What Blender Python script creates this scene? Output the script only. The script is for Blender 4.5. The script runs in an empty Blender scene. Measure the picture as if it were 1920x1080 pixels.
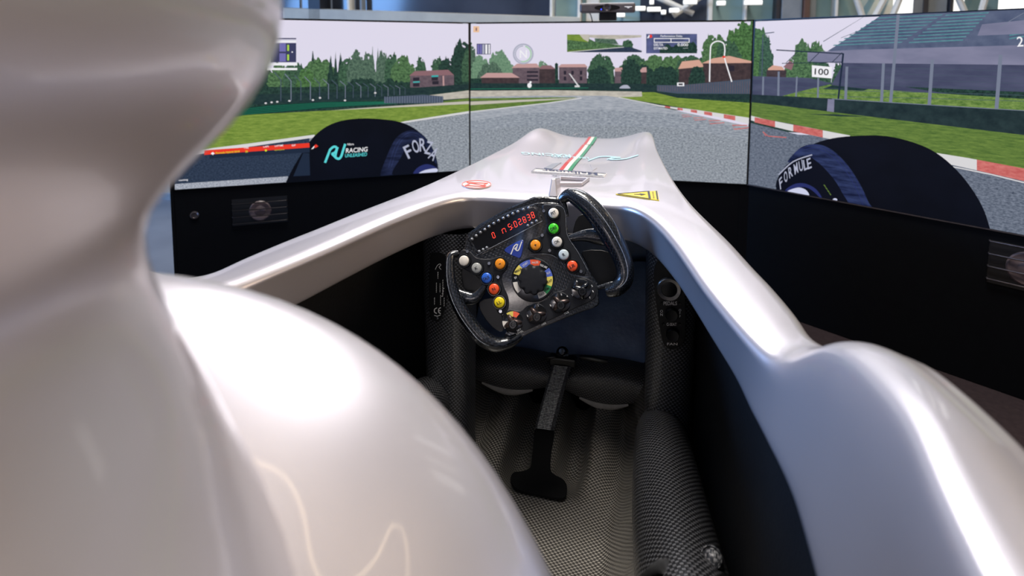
import bpy, math, random
from mathutils import Vector as V
random.seed(7)
sc = bpy.context.scene
COL = sc.collection
# ---------------------------------------------------------------- camera
F, PITCH, ROLL, CY, YAW = 1086.1445, .0917, .0037, 199.38, .2305   # focal length in px of the 1920 px frame
CAM = V((.185, 0, 1.2))
FW = V((-math.sin(YAW)*math.cos(PITCH), math.cos(YAW)*math.cos(PITCH), -math.sin(PITCH)))
_r = V((math.cos(YAW), math.sin(YAW), 0)); _u = _r.cross(FW)
RT = _r*math.cos(ROLL)+_u*math.sin(ROLL); UP = -_r*math.sin(ROLL)+_u*math.cos(ROLL)
cd = bpy.data.cameras.new('camera'); cam = bpy.data.objects.new('camera', cd); COL.objects.link(cam)
from mathutils import Matrix
cam.matrix_world = Matrix(((RT.x, UP.x, -FW.x, CAM.x), (RT.y, UP.y, -FW.y, CAM.y), (RT.z, UP.z, -FW.z, CAM.z), (0, 0, 0, 1)))
cd.sensor_width = 36; cd.lens = F/1920*36; cd.shift_y = -(540-CY)/1920
cd.clip_start = .01; cd.clip_end = 200
cd.dof.use_dof = True; cd.dof.focus_distance = 1.05; cd.dof.aperture_fstop = 4.8
sc.camera = cam
# ---------------------------------------------------------------- world, lights, exposure
w = bpy.data.worlds.new('hall_daylight'); sc.world = w; w.use_nodes = True
wb = w.node_tree.nodes['Background']; wb.inputs[0].default_value = (.70, .80, 1.0, 1); wb.inputs[1].default_value = .14
def area(name, loc, target, sx, sy, power, col):
    l = bpy.data.lights.new(name, 'AREA'); l.shape = 'RECTANGLE'; l.size = sx; l.size_y = sy; l.energy = power; l.color = col
    o = bpy.data.objects.new(name, l); COL.objects.link(o); o.location = loc
    o.rotation_euler = (V(target)-V(loc)).to_track_quat('-Z', 'Y').to_euler(); return o
area('skylight', (.1, .85, 5.4), (.05, .9, 0.8), 1.2, 2.0, 300, (1, .94, .86))
area('skylight_front', (-.4, 5.9, 4.9), (0, 1.0, 0.9), 4.0, 1.8, 195, (.98, .97, 1))
area('rear_fill', (1.2, -3.0, 5.2), (.4, 0, .8), 2.2, 1.6, 10, (1, .93, .84))  # added fill from behind for surfaces facing back and up
area('warm_fill', (5.0, .2, 1.9), (0, .3, 1.0), 3.2, 1.6, 120, (1, .76, .50))  # added warm fill from the right, no window stands there
area('blue_fill', (-6.5, .6, 2.6), (0, .6, 1.0), 5.0, 1.8, 520, (.22, .47, 1))  # added blue fill from the left for the faces turned that way
sc.view_settings.view_transform = 'Standard'; sc.view_settings.look = 'None'
sc.view_settings.exposure = 0; sc.view_settings.gamma = 1; sc.view_settings.use_curve_mapping = False
# ---------------------------------------------------------------- rays
def ray(px, py): return FW + RT*((px-960)/F) - UP*((py-CY)/F)
def at_z(px, py, z): d = ray(px, py); return CAM + d*((z-CAM.z)/d.z)
def at_y(px, py, y): d = ray(px, py); return CAM + d*((y-CAM.y)/d.y)
def at_x(px, py, x): d = ray(px, py); return CAM + d*((x-CAM.x)/d.x)
def project(P):
    d = V(P)-CAM; q = d.dot(FW); return 960+F*d.dot(RT)/q, CY-F*d.dot(UP)/q
def plane_hit(px, py, P, n):
    d = ray(px, py); return CAM + d*((V(P)-CAM).dot(n)/d.dot(n))
# ---------------------------------------------------------------- materials
def lin(c):
    return tuple((x/255/12.92 if x/255 <= .04045 else ((x/255+.055)/1.055)**2.4) for x in c)+(1,)
MATS = {}
def nm(name):
    m = bpy.data.materials.new(name); m.use_nodes = True; MATS[name] = m
    return m, m.node_tree.nodes, m.node_tree.links, m.node_tree.nodes['Principled BSDF']
def pm(name, rgb, rough=.5, metal=0, coat=0, spec=.5, emit=None, noise=None, bump=None, croughness=.03):
    m, N, L, b = nm(name)
    b.inputs['Base Color'].default_value = lin(rgb); b.inputs['Roughness'].default_value = rough
    b.inputs['Metallic'].default_value = metal; b.inputs['Coat Weight'].default_value = coat
    b.inputs['Coat Roughness'].default_value = croughness; b.inputs['Specular IOR Level'].default_value = spec
    if emit: b.inputs['Emission Color'].default_value = lin(rgb); b.inputs['Emission Strength'].default_value = emit
    tc = N.new('ShaderNodeTexCoord')
    if noise:      # (scale, rgb2)
        n = N.new('ShaderNodeTexNoise'); n.inputs['Scale'].default_value = noise[0]; n.inputs['Detail'].default_value = 4
        r = N.new('ShaderNodeValToRGB'); r.color_ramp.elements[0].position = .3; r.color_ramp.elements[1].position = .7
        r.color_ramp.elements[0].color = lin(rgb); r.color_ramp.elements[1].color = lin(noise[1])
        L.new(tc.outputs['Object'], n.inputs['Vector']); L.new(n.outputs[0], r.inputs[0]); L.new(r.outputs[0], b.inputs['Base Color'])
    if bump:       # (scale, strength)
        n = N.new('ShaderNodeTexNoise'); n.inputs['Scale'].default_value = bump[0]
        bp = N.new('ShaderNodeBump'); bp.inputs['Strength'].default_value = bump[1]; bp.inputs['Distance'].default_value = .002
        L.new(tc.outputs['Object'], n.inputs['Vector']); L.new(n.outputs[0], bp.inputs['Height']); L.new(bp.outputs[0], b.inputs['Normal'])
    return m
def carbon(name, cell, c1, c2, rough=.35, coat=.6, croughness=.05, spec=.5, bump=.25):
    # twill weave from two interleaved stripe sets on the UV (metres)
    m, N, L, b = nm(name)
    uv = N.new('ShaderNodeUVMap'); uv.uv_map = 'UVMap'
    mp = N.new('ShaderNodeMapping'); mp.inputs['Scale'].default_value = (1/cell,)*3; mp.inputs['Rotation'].default_value = (0, 0, .12)
    L.new(uv.outputs[0], mp.inputs[0])
    sx = N.new('ShaderNodeSeparateXYZ'); L.new(mp.outputs[0], sx.inputs[0])
    def mth(op, a, bb=None):
        n = N.new('ShaderNodeMath'); n.operation = op
        for i, x in enumerate((a, bb)):
            if x is None: continue
            if isinstance(x, (int, float)): n.inputs[i].default_value = x
            else: L.new(x, n.inputs[i])
        return n.outputs[0]
    fx = mth('FLOOR', sx.outputs[0]); s = mth('FLOORED_MODULO', mth('ADD', fx, mth('FLOOR', sx.outputs[1])), 2)   # which set is on top
    wx = mth('SINE', mth('MULTIPLY', sx.outputs[0], math.pi)); wy = mth('SINE', mth('MULTIPLY', sx.outputs[1], math.pi))
    ax_ = mth('ABSOLUTE', wx); ay_ = mth('ABSOLUTE', wy)
    mx = N.new('ShaderNodeMix'); mx.data_type = 'FLOAT'; L.new(s, mx.inputs[0]); L.new(ax_, mx.inputs[2]); L.new(ay_, mx.inputs[3])
    r = N.new('ShaderNodeMix'); r.data_type = 'RGBA'; r.inputs[6].default_value = lin(c1); r.inputs[7].default_value = lin(c2)
    L.new(mth('MULTIPLY', s, mx.outputs[0]), r.inputs[0]); L.new(r.outputs[2], b.inputs['Base Color'])
    bp = N.new('ShaderNodeBump'); bp.inputs['Strength'].default_value = bump; bp.inputs['Distance'].default_value = cell*.3
    L.new(mx.outputs[0], bp.inputs['Height']); L.new(bp.outputs[0], b.inputs['Normal'])
    b.inputs['Roughness'].default_value = rough; b.inputs['Coat Weight'].default_value = coat
    b.inputs['Coat Roughness'].default_value = croughness; b.inputs['Specular IOR Level'].default_value = spec
    return m
def scr(name, c1, c2=None, scale=(40, 40), det=3, lo=.35, hi=.65):
    # lit screen pixels: emission, faint gloss of the panel
    m, N, L, b = nm(name)
    b.inputs['Base Color'].default_value = (.004, .004, .005, 1); b.inputs['Roughness'].default_value = .25; b.inputs['Specular IOR Level'].default_value = .05
    b.inputs['Emission Color'].default_value = lin(c1); b.inputs['Emission Strength'].default_value = .95
    if c2:
        uv = N.new('ShaderNodeUVMap'); uv.uv_map = 'UVMap'
        mp = N.new('ShaderNodeMapping'); mp.inputs['Scale'].default_value = (scale[0], scale[1], 1); L.new(uv.outputs[0], mp.inputs[0])
        n = N.new('ShaderNodeTexNoise'); n.inputs['Scale'].default_value = 1; n.inputs['Detail'].default_value = det; n.inputs['Roughness'].default_value = .78 if det > 3 else .6
        r = N.new('ShaderNodeValToRGB'); r.color_ramp.elements[0].position = lo; r.color_ramp.elements[1].position = hi
        r.color_ramp.elements[0].color = lin(c1); r.color_ramp.elements[1].color = lin(c2)
        L.new(mp.outputs[0], n.inputs['Vector']); L.new(n.outputs[0], r.inputs[0]); L.new(r.outputs[0], b.inputs['Emission Color'])
    return m
# ---------------------------------------------------------------- object helpers
def wloc(o):
    p = V((0, 0, 0))
    while o: p += o.location; o = o.parent
    return p
def uvbox(me, basis, off):
    uvl = me.uv_layers.new(name='UVMap'); vs = me.vertices
    for p in me.polygons:
        n = p.normal; a = [abs(n.dot(e)) for e in basis]; k = a.index(max(a)); e1, e2 = ((1, 2), (0, 2), (0, 1))[k]
        for li in p.loop_indices:
            c = vs[me.loops[li].vertex_index].co+off; uvl.data[li].uv = (c.dot(basis[e1]), c.dot(basis[e2]))
WORLD_B = (V((1, 0, 0)), V((0, 1, 0)), V((0, 0, 1)))
def tag(o, label=None, cat=None, group=None, kind=None):
    for k, x in (('label', label), ('category', cat), ('group', group), ('kind', kind)):
        if x: o[k] = x
    return o
def empty(name, loc, label, cat, group=None):
    o = bpy.data.objects.new(name, None); COL.objects.link(o); o.location = loc; o.empty_display_size = .05
    return tag(o, label, cat, group)
class M:
    def __init__(s): s.v = []; s.f = []; s.m = []; s.uv = None
    def add(s, vs, fs, mi=0):
        b = len(s.v); s.v += [V(x) for x in vs]; s.f += [tuple(i+b for i in f) for f in fs]; s.m += [mi]*len(fs); return s
    def uvgrid(s, rows, mi=0):               # a grid that carries its own unrolled UVs (metres)
        n = len(rows[0]); mr = rows[len(rows)//2]; cu = [0]
        for a, b in zip(mr, mr[1:]): cu.append(cu[-1]+(b-a).length)
        rl = [0]; h = n//2
        for a, b in zip(rows, rows[1:]): rl.append(rl[-1]+(b[h]-a[h]).length)
        s.uv = (s.uv or [])+[(u, w_) for w_ in rl for u in cu]; return s.grid(rows, mi)
    def box(s, a, b, mi=0):
        x0, y0, z0 = a; x1, y1, z1 = b
        return s.add([(x0, y0, z0), (x1, y0, z0), (x1, y1, z0), (x0, y1, z0), (x0, y0, z1), (x1, y0, z1), (x1, y1, z1), (x0, y1, z1)],
                     [(3, 2, 1, 0), (4, 5, 6, 7), (0, 1, 5, 4), (1, 2, 6, 5), (2, 3, 7, 6), (3, 0, 4, 7)], mi)
    def obox(s, c, ax, ay, az, mi=0):       # oriented box: centre and three half-axes
        c = V(c); q = [c+ax*i+ay*j+az*k for k in (-1, 1) for i, j in ((-1, -1), (1, -1), (1, 1), (-1, 1))]
        return s.add(q, [(3, 2, 1, 0), (4, 5, 6, 7), (0, 1, 5, 4), (1, 2, 6, 5), (2, 3, 7, 6), (3, 0, 4, 7)], mi)
    def grid(s, rows, mi=0, closed=False):
        n = len(rows[0]); vs = [p for r in rows for p in r]; fs = []
        for i in range(len(rows)-1):
            for j in range(n if closed else n-1):
                k = (j+1) % n; fs.append((i*n+j, i*n+k, (i+1)*n+k, (i+1)*n+j))
        return s.add(vs, fs, mi)
    def tube(s, path, rad, seg=12, mi=0, flat=1.0, up=None, uv=False):
        path = [V(p) for p in path]; n = len(path); rad = rad if isinstance(rad, (list, tuple)) else [rad]*n
        rows = []; u = None
        for i, p in enumerate(path):
            t = (path[min(i+1, n-1)]-path[max(i-1, 0)]).normalized()
            if up is not None: u = (up-t*up.dot(t)).normalized()
            elif u is None: u = t.orthogonal().normalized()
            else: u = (u-t*u.dot(t)).normalized()
            q = t.cross(u)
            rows.append([p+(q*math.cos(2*math.pi*k/seg)+u*math.sin(2*math.pi*k/seg)*flat)*rad[i] for k in range(seg)])
        if uv:
            return s.uvgrid([r+[r[0].copy()] for r in rows], mi)
        s.grid(rows, mi, True); b = len(s.v)-n*seg
        s.f.append(tuple(b+k for k in reversed(range(seg)))); s.m.append(mi)
        s.f.append(tuple(b+(n-1)*seg+k for k in range(seg))); s.m.append(mi); return s
    def lathe(s, c, e1, e2, n, prof, seg=24, mi=0, cap=True):
        c = V(c); rows = [[c+(e1*math.cos(2*math.pi*k/seg)+e2*math.sin(2*math.pi*k/seg))*r+n*h for k in range(seg)] for r, h in prof]
        s.grid(rows, mi, True)
        if cap:
            b = len(s.v)-seg; s.f.append(tuple(b+k for k in range(seg))); s.m.append(mi)
        return s
    def build(s, name, mats, parent=None, smooth=None, basis=WORLD_B, bevel=0, subsurf=0, flip=False):
        off = wloc(parent) if parent else V((0, 0, 0))
        me = bpy.data.meshes.new(name); me.from_pydata([v-off for v in s.v], [], [tuple(reversed(f)) for f in s.f] if flip else s.f)
        mats = mats if isinstance(mats, (list, tuple)) else [mats]
        for m in mats: me.materials.append(MATS[m] if isinstance(m, str) else m)
        for p, mi in zip(me.polygons, s.m): p.material_index = mi
        me.update()
        if s.uv and len(s.uv) == len(s.v):
            uvl = me.uv_layers.new(name='UVMap')
            for l_ in me.loops: uvl.data[l_.index].uv = s.uv[l_.vertex_index]
        else: uvbox(me, basis, off)
        o = bpy.data.objects.new(name, me); COL.objects.link(o); o.parent = parent
        if smooth is not None:
            for p in me.polygons: p.use_smooth = True
            if smooth < 179:
                try: me.set_sharp_from_angle(angle=math.radians(smooth))
                except Exception: pass
        if bevel:
            b = o.modifiers.new('bevel', 'BEVEL'); b.width = bevel; b.segments = 2; b.limit_method = 'ANGLE'
        if subsurf:
            b = o.modifiers.new('subsurf', 'SUBSURF'); b.levels = subsurf; b.render_levels = subsurf
        return o
def crom(pts, n, closed=False):             # Catmull-Rom, n samples per span
    pts = [V(p) for p in pts]; N = len(pts); out = []
    for i in range(N if closed else N-1):
        g = (lambda k: pts[k % N]) if closed else (lambda k: pts[max(0, min(N-1, k))])
        a, b, c, d = g(i-1), g(i), g(i+1), g(i+2)
        for k in range(n):
            t = k/n; out.append(.5*((2*b)+(c-a)*t+(2*a-5*b+4*c-d)*t*t+(3*b-a-3*c+d)*t**3))
    if not closed: out.append(pts[-1])
    return out
def lerp_tab(tab, x):                        # tab: [(x, y...), ...] sorted by x
    if x <= tab[0][0]: return tab[0][1]
    for a, b in zip(tab, tab[1:]):
        if x <= b[0]: return a[1]+(b[1]-a[1])*(x-a[0])/(b[0]-a[0])
    return tab[-1][1]
def sstep(a, b, x):
    t = max(0, min(1, (x-a)/(b-a))); return t*t*(3-2*t)
_tc = {}
def glyphs(s):                               # text outline as flat mesh, box-normalised: height 1
    if s not in _tc:
        c = bpy.data.curves.new('t', 'FONT'); c.body = s; c.resolution_u = 3; c.offset = .012
        o = bpy.data.objects.new('t', c); COL.objects.link(o); bpy.context.view_layer.update()
        me = bpy.data.meshes.new_from_object(o.evaluated_get(bpy.context.evaluated_depsgraph_get()))
        vs = [(v.co.x, v.co.y) for v in me.vertices]; fs = [tuple(p.vertices) for p in me.polygons]
        bpy.data.objects.remove(o); bpy.data.curves.remove(c); bpy.data.meshes.remove(me)
        x0 = min(v[0] for v in vs); x1 = max(v[0] for v in vs); y0 = min(v[1] for v in vs); y1 = max(v[1] for v in vs); h = y1-y0 or 1
        _tc[s] = ([((x-(x0+x1)/2)/h, (y-(y0+y1)/2)/h) for x, y in vs], fs, (x1-x0)/h)
    return _tc[s]
def text(m, s, c, h, ang, surf, off, mi=0, width=None, slant=0, ay=None):
    # c, h, width in picture pixels; ang in degrees, counter-clockwise on the picture; ay: direction of the letters' up
    vs, fs, asp = glyphs(s); k = width/asp if width else h
    ux, uy = math.cos(math.radians(ang)), -math.sin(math.radians(ang))
    b = math.radians(ay if ay is not None else ang+90); vx, vy = math.cos(b), -math.sin(b)
    m.add([surf(c[0]+ux*(x+slant*y)*k+vx*y*h, c[1]+uy*(x+slant*y)*k+vy*y*h, off) for x, y in vs], fs, mi)
def stroke(m, pts, wd, surf, off, mi=0, n=6, closed=False):  # a painted line of constant width (pixels)
    P = crom([(p[0], p[1], 0) for p in pts], n, closed) if n > 1 else [V((p[0], p[1], 0)) for p in pts]
    if closed: P.append(P[0])
    rows = []
    for i, p in enumerate(P):
        if closed and i in (0, len(P)-1): t = P[1]-P[-2]
        else: t = P[min(i+1, len(P)-1)]-P[max(0, i-1)]
        t.normalize(); q = V((-t.y, t.x, 0))*wd/2
        rows.append([surf(p.x+q.x, p.y+q.y, off), surf(p.x-q.x, p.y-q.y, off)])
    m.grid(rows, mi)
def disc(m, c, r, surf, off, mi=0, seg=20, ry=None):
    m.add([surf(c[0]+r*math.cos(2*math.pi*k/seg), c[1]-(ry or r)*math.sin(2*math.pi*k/seg), off) for k in range(seg)], [tuple(range(seg))], mi)
def inset(poly, d):
    n = len(poly); A = sum(poly[i][0]*poly[(i+1) % n][1]-poly[(i+1) % n][0]*poly[i][1] for i in range(n)); s = 1 if A > 0 else -1; out = []
    for i in range(n):
        a, b, c = poly[i-1], poly[i], poly[(i+1) % n]
        t1 = V((b[0]-a[0], b[1]-a[1])).normalized(); t2 = V((c[0]-b[0], c[1]-b[1])).normalized()
        q = (V((-t1.y, t1.x))+V((-t2.y, t2.x)))
        q = q.normalized()*min(2, 1/max(.4, q.length/2)) if q.length > 1e-6 else V((0, 0)); out.append((b[0]+q.x*d*s, b[1]+q.y*d*s))
    return out
def plate(m, poly, surf, h0, h1, ch=0, mi=0):   # solid slab traced on a surface, with a chamfer of ch (pixels; same height)
    n = len(poly); rings = [[surf(x, y, h0) for x, y in poly], [surf(x, y, h1-(ch*.0007 if ch else 0)) for x, y in poly]]
    if ch: rings.append([surf(x, y, h1) for x, y in inset(poly, ch)])
    m.grid(rings, mi, True); b = len(m.v)-n; m.f.append(tuple(b+k for k in range(n))); m.m.append(mi)
    b0 = len(m.v)-n*len(rings); m.f.append(tuple(b0+k for k in reversed(range(n)))); m.m.append(mi)
def spl(poly, n=4): return [(p.x, p.y) for p in crom([(x, y, 0) for x, y in poly], n, True)]
# ---------------------------------------------------------------- material library
pm('floor_grey', (104, 106, 110), .5, noise=(3, (92, 94, 99)))
pm('carpet', (46, 38, 40), .95, spec=.1, noise=(60, (38, 31, 34)), bump=(400, .4))
pm('wall_warm', (168, 148, 122), .8, noise=(2, (158, 138, 112)))
pm('wall_cool', (84, 98, 126), .7, noise=(2, (76, 90, 118)))
pm('ceiling_white', (225, 225, 228), .8, noise=(2, (214, 214, 220)))
pm('frame_white', (226, 224, 214), .5, noise=(8, (214, 212, 202)))
pm('frame_grey', (128, 136, 142), .5, noise=(8, (114, 122, 128)))
pm('frame_dark', (34, 36, 44), .5, noise=(8, (26, 28, 36)))
pm('frame_brown', (92, 66, 56), .5, noise=(8, (82, 58, 50)))
pm('ledge_beige', (196, 192, 176), .6, noise=(5, (180, 176, 162)))
pm('glass_blue', (66, 72, 84), .12, spec=.6, noise=(1.5, (40, 46, 58)))
pm('glass_green', (150, 178, 178), .12, spec=.6, noise=(1.5, (112, 142, 148)))
pm('hall_bright', (250, 250, 246), .5, emit=1.0)
pm('cabinet_black', (4, 6, 10), .6, spec=.12, noise=(30, (3, 4, 8)))
pm('bezel_black', (10, 10, 13), .35, spec=.4, noise=(40, (8, 8, 11)))
pm('bezel_edge', (96, 90, 92), .3, metal=.6, noise=(40, (80, 76, 80)))
pm('grille_dim', (44, 42, 46), .4, metal=.6, noise=(60, (36, 34, 38)))
pm('partition_grey', (178, 160, 138), .7, noise=(4, (158, 142, 124)))
pm('lamp_warm', (255, 226, 184), .4, emit=9)
pm('grille_metal', (110, 104, 106), .3, metal=.8, noise=(60, (84, 78, 82)))
pm('speaker_cone', (104, 88, 88), .45, noise=(30, (80, 68, 70)))
pm('grille_dark', (10, 11, 16), .5, noise=(60, (8, 9, 12)))
pm('device_grey', (84, 78, 80), .35, noise=(40, (72, 66, 70)))
pm('lens_black', (8, 8, 14), .08, spec=.8, noise=(50, (5, 5, 10)))
pm('blue_led', (60, 80, 255), .4, emit=1.5)
pm('ink_white', (232, 230, 228), .5, noise=(50, (222, 220, 218)))
pm('cable_black', (14, 14, 16), .5, noise=(50, (10, 10, 12)))
# pearl white lacquer: fine metal flake under clear coat
m, N, L, b = nm('pearl_white')
b.inputs['Base Color'].default_value = lin((208, 202, 206)); b.inputs['Metallic'].default_value = .70; b.inputs['Roughness'].default_value = .36
b.inputs['Coat Weight'].default_value = .6; b.inputs['Coat Roughness'].default_value = .05
_tcn = N.new('ShaderNodeTexCoord'); _n = N.new('ShaderNodeTexNoise'); _n.inputs['Scale'].default_value = 900; _n.inputs['Detail'].default_value = 1
_rr = N.new('ShaderNodeMapRange'); _rr.inputs[3].default_value = .30; _rr.inputs[4].default_value = .40
L.new(_tcn.outputs['Object'], _n.inputs['Vector']); L.new(_n.outputs[0], _rr.inputs[0]); L.new(_rr.outputs[0], b.inputs['Roughness'])
pm('tub_black', (10, 11, 14), .75, spec=.25, noise=(90, (15, 16, 19)), bump=(300, .3))
pm('bulkhead_blue', (66, 92, 142), .36, spec=.6, noise=(14, (104, 134, 182)), bump=(120, .3))
pm('red_stripe', (214, 62, 58), .3, coat=.6, noise=(60, (206, 56, 54)))
pm('green_stripe', (22, 148, 96), .3, coat=.6, noise=(60, (18, 140, 90)))
pm('cream_stripe', (244, 240, 224), .3, coat=.6, noise=(60, (238, 234, 218)))
pm('navy_ink', (26, 38, 78), .4, noise=(60, (22, 34, 72)))
pm('teal_ink', (170, 208, 212), .4, noise=(60, (176, 212, 216)))
pm('grey_ink', (130, 132, 138), .4, noise=(60, (122, 124, 130)))
pm('red_ink', (220, 74, 50), .4, noise=(60, (212, 68, 46)))
pm('sticker_white', (228, 222, 214), .35, coat=.5, noise=(60, (222, 216, 208)))
pm('sticker_yellow', (238, 208, 40), .35, coat=.5, noise=(60, (230, 200, 36)))
pm('ink_black', (14, 14, 18), .45, noise=(60, (20, 20, 24)))
# ---------------------------------------------------------------- setting
def struct(m, name, mat, **k):
    return tag(m.build(name, mat, **k), kind='structure')
struct(M().box((-9, -7, -.1), (9, 12, 0)), 'floor', 'floor_grey')
struct(M().box((-1.72, -.8, 0), (2.6, 3.0, .15)), 'trim_1', 'carpet', bevel=.01)          # raised carpeted platform
ceil = M()
for x in range(-9, 9, 3):                                                                # roof: panels between skylight strips
    ceil.box((x, -7, 6.0), (x+1.7, 12, 6.2))
struct(ceil, 'ceiling', 'ceiling_white')
for i, y in enumerate((-5, -2, 1, 4, 7)):
    bm = M().box((-9, y-.12, 5.5), (9, y+.12, 6.0)); struct(bm, 'trim_%d' % (i+2), 'frame_white')
struct(M().box((8.8, -7, 0), (9, 12, 6)), 'wall_right', 'wall_warm')
wb_ = M().box((-9, -7.2, 0), (9, -7, 2.2)); wb_.box((-9, -7.2, 4.4), (9, -7, 6)); struct(wb_, 'wall_back', 'wall_warm')
wl_ = M().box((-9.2, -7, 0), (-9, 12, 1.1)); wl_.box((-9.2, -7, 4.6), (-9, 12, 6)); struct(wl_, 'wall_left', 'wall_cool')
# glazed front of the hall, seen above the screens: posts and panes traced on the plane y = FY
FY = 6.5
def wallpx(px, py, off=0): p = at_y(px, py, FY-off); return p
fr = M().box((-9, FY+.25, 0), (9, FY+.4, 1.2)); struct(fr, 'wall_front', 'wall_cool')
def zrow(px, r): return at_y(px, r, FY).z
def post(x0, x1, mat, name, dep=.1, z0=1.2, z1=3.2):
    a = at_y(x0, 20, FY).x; b2 = at_y(x1, 20, FY).x
    return struct(M().box((a, FY-dep, z0), (b2, FY+.05, z1)), name, mat, bevel=.006)
def pane(x0, x1, mat, name, dep=0, z0=1.2, z1=3.2):
    a = at_y(x0, 20, FY).x; b2 = at_y(x1, 20, FY).x
    return struct(M().box((a, FY+.08+dep, z0), (b2, FY+.10+dep, z1)), name, mat)
k = 10
for x0, x1, mat in ((560, 588, 'glass_blue'), (617, 660, 'glass_blue'), (662, 1036, 'glass_blue'), (1040, 1087, 'glass_green'), (1091, 1200, 'glass_green'),
                    (1200, 1330, 'glass_blue'), (1333, 1395, 'glass_green'), (1398, 1452, 'glass_green'), (1509, 1562, 'glass_green'), (1566, 1680, 'glass_green'),
                    (1680, 1718, 'hall_bright'), (1728, 1770, 'glass_green'), (1776, 1815, 'hall_bright'), (1815, 1880, 'glass_green'), (1880, 1950, 'hall_bright'), (300, 555, 'glass_blue'), (1950, 2300, 'glass_green'), (-200, 300, 'glass_blue')):
    pane(x0, x1, mat, 'window_%d' % (k-9)); k += 1
k = 7
for x0, x1, mat, dp in ((587, 591, 'frame_dark', .1), (595, 617, 'frame_dark', .2), (658, 662.5, 'frame_white', .1), (679, 683, 'frame_grey', .06), (1034, 1039, 'frame_white', .12), (1085, 1091, 'frame_white', .12),
                        (1100, 1124, 'frame_white', .05), (1326, 1334, 'frame_white', .12), (1393, 1398, 'frame_white', .1), (1450, 1459, 'frame_dark', .12), (1460, 1497, 'frame_grey', .15), (1498, 1509, 'frame_brown', .2),
                        (1509, 1525, 'frame_grey', .1), (1560, 1566, 'frame_white', .1), (1717, 1727, 'frame_dark', .15), (1728, 1768, 'frame_grey', .08), (1769, 1776, 'frame_dark', .12)):
    post(x0, x1, mat, 'trim_%d' % k, dp); k += 1
for x0, y0, x1, y1 in ((1600, -20, 1618, 34), (1665, -14, 1640, 32), (1690, -10, 1672, 34), (1790, -20, 1812, 30), (1850, -14, 1838, 30), (1230, -6, 1300, 26), (1262, 30, 1320, -10)):
    a, b2 = at_y(x0, y0, FY-.1), at_y(x1, y1, FY-.1)
    struct(M().tube([a, b2], .03, 8), 'trim_%d' % k, 'frame_white'); k += 1
lg = M(); a = at_y(617, 17, FY); b2 = at_y(1085, 33, FY)                                     # sloping pale rail in front of the panes
lg.add([at_y(530, 15, FY-.2), at_y(1087, 33, FY-.2), at_y(1087, 60, FY-.2), at_y(530, 60, FY-.2), at_y(530, 14, FY-.02), at_y(1087, 32, FY-.02)], [(0, 1, 2, 3), (4, 5, 1, 0)])
struct(lg, 'trim_%d' % k, 'ledge_beige'); k += 1
# hanging lamps of the hall beyond the glass (bright blurred rows right of the conference camera)
LB = 'lamps glowing above the middle screen'
for px, py, wd, lab in ((1200, 16, 18, 'bright strip lamp touching the right end of the conference camera'), (1226, 17.5, 22, 'long bright strip lamp, second to the right of the conference camera'), (1244, 23, 8, 'tiny square lamp under the row right of the conference camera'),
                        (1264, 19.5, 16, 'bright lamp right of the tiny square one above the middle display'), (1294, 4, 22, 'wide bright lamp highest right of the conference camera'), (1222, 4, 7, 'small round lamp high above the right end of the conference camera'),
                        (1164, 28, 14, 'low bright strip lamp beneath the right end of the conference camera'), (1352, 6, 14, 'bright lamp just right of the white post above the middle display'), (1412, 5, 28, 'long bright lamp above the joint of middle and right displays')):
    c = at_y(px, py, FY-.25); h_ = wd/F*FY/2
    L_ = empty('strip_lamp', c, lab, 'lamp', LB)
    M().obox(c+V((0, -.02, 0)), V((h_, 0, 0)), V((0, .012, 0)), V((0, 0, .020))).build('lamp_tube', 'hall_bright', L_, bevel=.008)
    M().obox(c+V((0, .015, 0)), V((h_*1.05, 0, 0)), V((0, .02, 0)), V((0, 0, .024))).build('lamp_housing', 'frame_white', L_)
    M().box((c.x-.012, c.y+.03, c.z-.012), (c.x+.012, FY+.085, c.z+.012)).build('wall_bracket', 'frame_grey', L_)
# wavy tube lamp under the roof, mirrored in the lacquer
wv_ = empty('wavy_tube_lamp', (2.8, 3.0, 4.0), 'warm white wavy tube lamp under the roof, mirrored in the white bodywork', 'lamp')
pth = crom([(.7, 1.2, 4), (.95, 1.9, 4), (1.27, 2.21, 4), (1.63, 2.42, 4), (2.09, 2.38, 4), (2.68, 2.14, 4), (3.2, 2.35, 4), (3.63, 3.22, 4), (3.7, 4.18, 4), (4.1, 4.55, 4), (4.54, 4.32, 4), (4.9, 3.6, 4)], 6)
M().tube(pth, .022, 10).build('glowing_tube', 'lamp_warm', wv_, smooth=60)
for q in (pth[8], pth[30], pth[50], pth[62]): M().tube([q+V((0, 0, .02)), V((q.x, q.y, 5.99))], .004, 6).build('cable', 'cable_black', wv_)
# low partition glimpsed left of the cabinet
pt = empty('low_partition', (-3.2, 3.9, 0), 'low grey partition with pale top rail left of the black screen cabinet', 'partition')
M().box((-4.6, 3.9, .05), (-1.9, 3.98, .62)).build('panel', 'partition_grey', pt)
M().box((-4.6, 3.84, .62), (-1.9, 4.0, .68)).build('top_rail', 'frame_white', pt, bevel=.01)
M().box((-4.6, 3.86, 0), (-1.9, 4.0, .05)).build('foot_rail', 'frame_grey', pt)
for x in (-4.3, -3.3, -2.3): M().box((x-.04, 3.86, .05), (x+.04, 3.9, .62)).build('upright', 'frame_grey', pt)
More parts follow.
